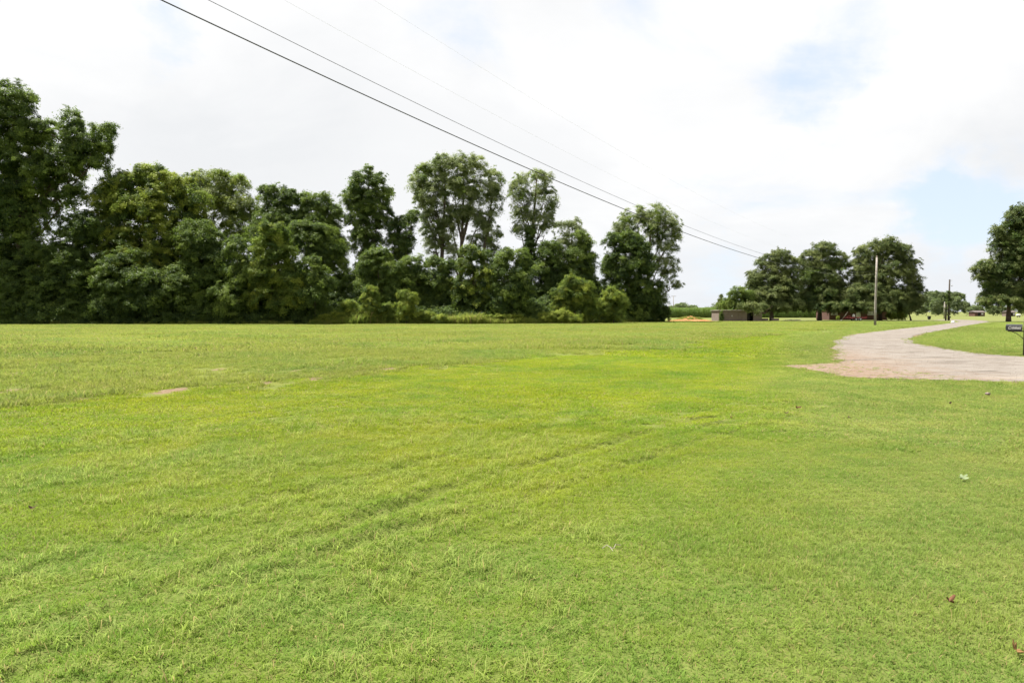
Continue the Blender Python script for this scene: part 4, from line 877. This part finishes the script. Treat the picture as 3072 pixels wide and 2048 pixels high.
def implement():
    Y = 116; a = P(2524, HZ, Y); r = tag(empty('farm_implement', (a.x, Y, 0)), 'dark red low farm trailer with a leaning pale pole under the oaks', 'trailer')
    s = mpp(Y); X = lambda px: (px - 2524) * s; Z = lambda py: P(2524, py, Y).z
    m = MB(); m.tube([(X(2530), 0, .42), (X(2540), 0, .55), (X(2546), 0, .82), (X(2552), 0, .86)], .06, 8); m.build('tongue', M['red'], r, smooth=True)
    m = MB(); m.box(X(2545), X(2596), -.5, -.38, .42, .62); m.box(X(2545), X(2596), .38, .5, .42, .62); m.box(X(2545), X(2551), -.378, .378, .44, .60); m.box(X(2588), X(2594), -.378, .378, .44, .60); m.build('frame', M['red'], r, bevel=.01)
    m = MB(); m.box(X(2550), X(2590), -.375, .375, .605, .64); m.build('deck', M['red'], r)
    m = MB(); m.tube([(X(2596), -.44, .60), (X(2598), -.44, .72)], .04, 8); m.tube([(X(2590), -.44, .625), (X(2597), -.44, .73)], .04, 8); m.build('ramp_end', M['red'], r)
    for px in (2563, 2576):
        for yy in (-.62, .62):
            m = MB(); n = 16; vs = []
            m.tube([(X(px), yy - .08, .28), (X(px), yy - .06, .28), (X(px), yy + .06, .28), (X(px), yy + .08, .28)], [.24, .28, .28, .24], 16); wh = m.build('wheel', M['tyre'], r, smooth=True)
            m = MB(); m.tube([(X(px), yy - .095, .28), (X(px), yy - .082, .28)], .15, 12); m.build('rim', M['metal'], wh)
    m = MB(); m.tube([(X(2523), -.1, .06), (X(2533), -.08, .78), (X(2543), -.06, 1.55)], .045, 8); m.build('leaning_pole', M['plank'], r, smooth=True)
    m = MB(); m.tube([(X(2523), -.1, .0), (X(2523), -.1, .05), (X(2523), -.1, .16), (X(2523), -.1, .2)], [.08, .11, .11, .05], 10); m.build('hitch_ball', M['white'], r, smooth=True)
    c = X(2561); r2 = tag(empty('water_jug', (a.x + c, Y, .64)), 'white plastic tank standing on the red trailer', 'tank'); m = MB(); m.tube([(0, 0, .002), (0, 0, .05), (0, 0, .38), (0, 0, .46)], [.2, .235, .235, .12], 14); m.build('body', M['white'], r2, smooth=True)
    m = MB(); m.tube([(0, 0, .462), (0, 0, .53)], .07, 10); m.build('lid', M['white'], r2)
implement()

def yard_bits():
    # low concrete planters by the trunks
    for px0, px1, lab in ((2287, 2306, 'low tan concrete trough left of the first oak trunk'), (2317, 2338, 'low tan concrete trough between the two oak trunks')):
        Y = 116; a = P(px0, HZ, Y); b = P(px1, HZ, Y); w = b.x - a.x; r = tag(empty('concrete_trough', (a.x, Y, 0)), lab, 'trough', 'concrete troughs under the oaks'); m = MB()
        m.box(.02, w - .02, .02, .1, .06, .36); m.box(.02, w - .02, .5, .58, .06, .36); m.box(.02, .1, .102, .498, .06, .36); m.box(w - .1, w - .02, .102, .498, .06, .36); m.build('body', M['block'], r)
        m = MB(); m.box(-.02, w + .02, -.02, .09, .363, .42); m.box(-.02, w + .02, .51, .62, .363, .42); m.build('rim', M['plank'], r)
        for x in (.08, w - .2):
            m = MB(); m.box(x, x + .12, .1, .5, 0, .058); m.build('foot', M['block'], r)
    # edging stones
    for i in range(9):
        px = 2352 + i * 6 + rng.uniform(-1, 1); Y = 117 + rng.uniform(-.4, .4); b = P(px, HZ, Y); s = rng.uniform(.10, .16)
        bm = bmesh.new(); bmesh.ops.create_icosphere(bm, subdivisions=2, radius=1)
        for v in bm.verts: v.co *= 1 + .2 * math.sin(v.co.x * 3 + i) * math.cos(v.co.y * 4 + i); v.co.x *= s * 1.5; v.co.y *= s; v.co.z *= s * .9
        me = bpy.data.meshes.new('edging_stone'); bm.to_mesh(me); bm.free(); o = link('edging_stone', me, M['plank'], loc=(b.x, Y, s * .5)); tag(o, 'pale stone in the low bed edging between the oak trunks', 'stone', 'bed edging stones')
    # black bin
    Y = 135; b = P(2788, HZ, Y); r = tag(empty('rubbish_bin', (b.x, Y, 0)), 'small black bin on the lawn left of the dark poles', 'bin'); m = MB()
    m.add([(-.18, -.18, 0), (.18, -.18, 0), (.18, .18, 0), (-.18, .18, 0), (-.24, -.24, .62), (.24, -.24, .62), (.24, .24, .62), (-.24, .24, .62)], [(3, 2, 1, 0), (0, 1, 5, 4), (1, 2, 6, 5), (2, 3, 7, 6), (3, 0, 4, 7), (4, 5, 6, 7)]); m.build('body', M['tyre'], r, bevel=.02)
    m = MB(); m.box(-.26, .26, -.27, .26, .625, .68); m.build('lid', M['tyre'], r, bevel=.02)
    # black letter box on a post beside the dark pole
    Y = 119; b = P(2850, HZ, Y); r = tag(empty('letter_box', (b.x, Y, 0)), 'tiny black letter box beside the vine-clad pole', 'letter box'); m = MB(); m.tube([(0, 0, -.1), (0, 0, .5)], .04, 8); m.build('post', M['dark_pole'], r)
    m = MB(); m.box(-.16, .16, -.1, .1, .5, .74); m.build('body', M['tyre'], r, bevel=.04)
    # white stone at the bend
    c = G(2872, 968.5); bm = bmesh.new(); bmesh.ops.create_icosphere(bm, subdivisions=3, radius=1)
    for v in bm.verts: v.co *= 1 + .15 * math.sin(v.co.x * 3) * math.cos(v.co.y * 4 + 1); v.co.x *= .26; v.co.y *= .2; v.co.z *= .2
    me = bpy.data.meshes.new('white_stone'); bm.to_mesh(me); bm.free(); tag(link('white_stone', me, M['white'], loc=(c.x - .6, c.y, .08)), 'white painted stone at the inside of the far bend', 'stone')
    # far low house and tank seen beneath the edge tree
    Y = 225
    for p0, p1, lab, mat in ((2925, 2955, 'far low reddish building left of the edge tree trunk', 'brick'), (3026, 3046, 'far low brown building just right of the edge tree trunk', 'block')):
        a = P(p0, HZ, Y); b = P(p1, HZ, Y); w = b.x - a.x; r = tag(empty('outbuilding', (a.x, Y, 0)), lab, 'building'); m = MB(); m.box(0, w, 0, 3, 0, 1.3); m.build('wall', M[mat], r)
        m = MB(); m.add([(-.2, -.3, 1.303), (w + .2, -.3, 1.303), (w + .2, 3.3, 1.303), (-.2, 3.3, 1.303), (-.2, 1.5, 1.9), (w + .2, 1.5, 1.9)], [(3, 2, 1, 0), (0, 1, 5, 4), (2, 3, 4, 5), (1, 2, 5), (3, 0, 4)]); m.build('roof', M['shingle'], r)
        m = MB(); m.box(w * .3, w * .3 + .8, -.03, -.004, 0, 1.15); m.build('door', M['dark'], r)
        m = MB(); m.box(w * .65, w * .65 + .6, -.03, -.004, .55, 1.05); m.build('window', M['white'], r)
    Y = 190; b = P(3056, HZ, Y); r = tag(empty('gas_tank', (b.x, Y, 0)), 'white tank on feet on the far lawn at the right edge', 'tank'); m = MB(); m.tube([(-.62, 0, .55), (-.55, 0, .55), (-.4, 0, .55), (.4, 0, .55), (.55, 0, .55), (.62, 0, .55)], [.05, .2, .3, .3, .2, .05], 14); m.build('body', M['white'], r, smooth=True)
    for x in (-.3, .3):
        m = MB(); m.box(x - .05, x + .05, -.2, .2, 0, .3); m.build('foot', M['block'], r)
    m = MB(); m.tube([(0, 0, .84), (0, 0, .95)], .09, 10); m.build('valve_cap', M['white'], r)
yard_bits()

def dirt_pile():
    Y = 112
    def heap(name, px0, px1, h, d, mat, seed, Yc):
        a = P(px0, HZ, Yc); b = P(px1, HZ, Yc); w = (b.x - a.x) / 2; n, k = 34, 14; v = []; r = random.Random(seed)
        for j in range(k):
            for i in range(n):
                u = i / (n - 1) * 2 - 1; q = j / (k - 1) * 2 - 1
                e = max(0, 1 - u * u) ** .7 * max(0, 1 - q * q) ** .8; z = e * h * (.75 + .3 * math.sin(u * 7 + seed) * math.sin(q * 4 + seed) + .25 * math.sin(u * 15 + q * 6)) + r.uniform(-.02, .02) * h * (e > .05)
                v.append((u * w, q * d, z - .02))
        f = [(j * n + i, j * n + i + 1, (j + 1) * n + i + 1, (j + 1) * n + i) for j in range(k - 1) for i in range(n - 1)]
        me = bpy.data.meshes.new(name); me.from_pydata(v, [], f); me.update(); return link(name, me, mat, loc=((a.x + b.x) / 2, Yc, 0)), w, d, h
    red = plain('red_clay', (0.27, 0.125, 0.055), .95, .1, .3, 2)
    o, *_ = heap('dirt_mound', 1996, 2142, .32, 1.6, red, 3, 112); tag(o, 'low streak of orange clay soil at the edge of the cornfield', 'dirt pile')
    o2, w, d, h = heap('weedy_mound', 2030, 2110, .75, 2.0, red, 8, 116); tag(o2, 'weedy yellow-green soil mound behind the orange streak', 'mound')
    r = np.random.default_rng(5); n = 240; u = r.uniform(-1, 1, n); q = r.uniform(-1, 1, n); z = h * np.clip(1 - u * u, 0, 1) ** .7 * np.clip(1 - q * q, 0, 1) ** .8 * .7
    tag(scatter('weeds', T['weed'], np.stack([u * w, q * d, z - .1], -1), np.stack([0 * u, 0 * u, r.uniform(0, 6.28, n)], -1), r.uniform(.25, .5, n), r.integers(0, 5, n), o2), kind='stuff')
dirt_pile()

# ------------------------------------------------------------------ roadside mailbox with a name on its side
def mailbox():
    Y = 24.6; s = mpp(Y); pc = P(3077, HZ, Y); A_ = -math.atan2(pc.x, Y); s *= .8; r = tag(empty('mailbox', (pc.x, Y, 0), A_), 'black mailbox with white script name on a post at the right edge', 'mailbox')
    black = MatB('black_enamel'); n = black.noise(black.objc(), 30, 4, .6); black.principled(black.mix(n, (0.018, 0.02, 0.02), (0.04, 0.042, 0.042)), .33, .5, n, .08, .005)
    x0, x1 = (3019 - 3077) * s, (3069 - 3077) * s; zc = P(3040, 981, Y).z; h = 19 * s / .8; wd = .17; z0 = P(3040, 991.5, Y).z
    m = MB(); n_ = 12; prof = [(-wd / 2, 0), (-wd / 2, h * .66)] + [(-wd / 2 * math.cos(q), h * .66 + h * .34 * math.sin(q)) for q in np.linspace(0, math.pi, n_)][1:-1] + [(wd / 2, h * .66), (wd / 2, 0)]
    k = len(prof); m.add([(x0, a, b) for a, b in prof] + [(x1, a, b) for a, b in prof], [tuple(range(k)), tuple(range(2 * k - 1, k - 1, -1))] + [(i, k + i, k + (i + 1) % k, (i + 1) % k) for i in range(k)])
    body = m.build('body', black.m, r, (0, 0, z0))
    m = MB(); m.box(x0 - .012, x0 - .002, -wd / 2 + .01, wd / 2 - .01, .005, h * .8); m.build('door', black.m, r, (0, 0, z0), bevel=.003)
    cu = bpy.data.curves.new('name_lettering', 'FONT'); cu.body = 'Crihfield'; cu.size = .135; cu.shear = .35; cu.extrude = .001; cu.offset = .0022; cu.space_character = .93; cu.align_x = 'CENTER'; cu.align_y = 'CENTER'
    cu.materials.append(M['white']); tf = bpy.data.objects.new('font', cu); me = bpy.data.meshes.new_from_object(tf); bpy.data.objects.remove(tf); t = bpy.data.objects.new('lettering', me); COL.objects.link(t); t.parent = r; kx = (x1 - x0) * .80 / (max(v.co.x for v in me.vertices) - min(v.co.x for v in me.vertices)); t.scale = (kx, kx * 1.25, 1); t.location = ((x0 + x1) / 2, -wd / 2 - .003, z0 + h * .42); t.rotation_euler = (R(90), 0, 0)
    m = MB(); m.tube([(0, 0, -.2), (0, 0, z0 + .42)], .045, 10); m.build('post', M['dark_pole'], r, smooth=True)
    m = MB(); m.box(x0 + .05, -.02, -.03, .03, z0 - .045, z0 - .003); m.build('arm', M['dark_pole'], r)
    m = MB(); zz = lambda py: P(3050, py, Y).z
    pts = [((3034 - 3077) * s, 0, zz(993.5)), ((3048 - 3077) * s, 0, zz(999)), ((3060 - 3077) * s, 0, zz(1006)), ((3070 - 3077) * s, 0, zz(1014)), (0, 0, zz(1022))]
    m.tube(pts, .012, 8); m.build('brace', M['dark_pole'], r, smooth=True)
    m = MB(); m.box(.05, .058, -.06, .06, z0 + .24, z0 + .34); m.build('flag', M['red'], r)
mailbox()

# ------------------------------------------------------------------ fallen leaves, twig and scraps on the lawn
def leaf_shape(lobes, L, seed, curl):
    r = random.Random(seed); n = 40; pts = []
    for i in range(n):
        a = 2 * math.pi * i / n; k = .45 + .55 * abs(math.cos(a * lobes / 2)) ** 1.3; k *= r.uniform(.92, 1.08); pts.append((math.cos(a) * k * L / 2, math.sin(a) * k * L / 2 * .85))
    top = [(x, y, curl * ((x / L) ** 2 * 2.2 + (y / L) ** 2 * 1.2) * L + .006 * math.sin(x * 60)) for x, y in pts]; v = [(0, 0, .004)] + top
    v2 = [(x, y, z - .0012) for x, y, z in v]; f = [(0, 1 + i, 1 + (i + 1) % n) for i in range(n)]; nn = len(v)
    f2 = [(nn, nn + 1 + (i + 1) % n, nn + 1 + i) for i in range(n)]; rim = [(1 + i, nn + 1 + i, nn + 1 + (i + 1) % n, 1 + (i + 1) % n) for i in range(n)]
    return v + v2, f + f2 + rim
def litter():
    gl = plain('grey_green_leaf', (0.155, 0.19, 0.10), .9, .05, .15, 20); bl = plain('brown_leaf', (0.12, 0.055, 0.028), .8, .2, .35, 25); tl = plain('tan_leaf', (0.17, 0.095, 0.035), .8, .2, .3, 25); dk = plain('dark_bit', (0.075, 0.055, 0.03), .9, .1, .3, 20)
    for nm, px, py, L, lob, cu, mat, lab, tilt in (('fallen_leaf', 2890, 1440, .10, 5, .5, gl, 'pale grey-green lobed leaf lying on the lawn below the drive', (.25, -.2, .4)),
                                             ('fallen_leaf', 2846, 1814, .055, 3, 1.4, bl, 'curled reddish-brown dead leaf lying on the lawn', (.5, .3, .9)),
                                             ('fallen_leaf', 3046, 1962, .07, 7, .9, tl, 'crinkled tan dead leaf in the lower right corner', (.3, -.4, 2.)),
                                             ('fallen_leaf', 2388, 1230, .075, 3, 1.8, bl, 'upright curled brown leaf standing on the lawn left of the drive mouth', (1.2, .2, .3)),
                                             ('fallen_leaf', 2357, 1250, .07, 3, .9, dk, 'dark shrivelled leaf just below the upright curled one', (.4, .2, .3)),
                                             ('fallen_leaf', 2848, 1220, .075, 4, 1.2, dk, 'small dark scrap of leaf on the lawn under the drive', (.6, .2, 1.3)),
                                             ('fallen_leaf', 2192, 1263, .05, 3, 1.2, bl, 'tiny brown leaf scrap furthest left on the open lawn', (.6, .2, 1.3)),
                                             ('fallen_leaf', 2546, 1264, .06, 3, .8, dk, 'tiny dark scrap right of the shrivelled leaf', (.3, .2, 1.3)),
                                             ('fallen_leaf', 98, 1532, .06, 2, .8, dk, 'small dark scrap on the bright lawn at the left edge', (.3, .2, .3))):
        g = G(px, py); v, f = leaf_shape(lob, L, int(px), cu); me = bpy.data.meshes.new(nm); me.from_pydata(v, [], f); me.update(); o = link(nm, me, mat); z = float(hgt(g.x, g.y)) + (.032 if py > 1400 else .05)
        o.location = (g.x, g.y, z); o.rotation_euler = tilt; tag(o, lab, 'leaf', 'fallen leaves on the lawn')
    g = G(1830, 1672); m = MB(); m.tube([(-.05, 0, .02), (-.02, .02, .035), (.0, -.01, .03), (.02, -.025, .028), (.04, .02, .04), (.075, .03, .03)], .0028, 5); m.tube([(.0, -.01, .03), (.012, -.05, .02)], .002, 5)
    tag(m.build('twig', M['plank'], loc=(g.x, g.y, float(hgt(g.x, g.y)) + .035)), 'pale squiggly twig on the lawn near the bottom centre', 'twig')
    g = G(2963, 1190); bm = bmesh.new(); bmesh.ops.create_icosphere(bm, subdivisions=2, radius=1)
    for v in bm.verts: v.co *= 1 + .25 * math.sin(v.co.x * 3) * math.cos(v.co.y * 4 + 1); v.co.x *= .045; v.co.y *= .035; v.co.z *= .025
    me = bpy.data.meshes.new('pebble'); bm.to_mesh(me); bm.free(); tag(link('pebble', me, M['block'], loc=(g.x, g.y, .06)), 'pale pebble in the bare streak below the drive', 'pebble')
    # loose stones on the drive
    c = lib('stones'); gm = plain('loose_stone', (0.27, 0.235, 0.20), .9, .2, .3, 9)
    for q in range(3):
        bm = bmesh.new(); bmesh.ops.create_icosphere(bm, subdivisions=1, radius=1); rr = random.Random(q)
        for v in bm.verts: v.co *= rr.uniform(.7, 1.2); v.co.z *= .6
        me = bpy.data.meshes.new(f'stone_{q}'); bm.to_mesh(me); bm.free(); me.materials.append(gm); c.objects.link(bpy.data.objects.new(f'stone_{q}', me))
    x, y = wedge(14, 50, .22, 46); k = in_poly(x, y, DRIVE) & (rng.uniform(size=len(x)) < .6); x, y = x[k], y[k]; n = len(x)
    tag(scatter('loose_gravel', c, np.stack([x, y, hgt(x, y) + .015], -1), rng.uniform(0, 6.28, (n, 3)), rng.uniform(.004, .011, n), rng.integers(0, 3, n)), 'loose stones strewn over the gravel drive', kind='stuff')
litter()
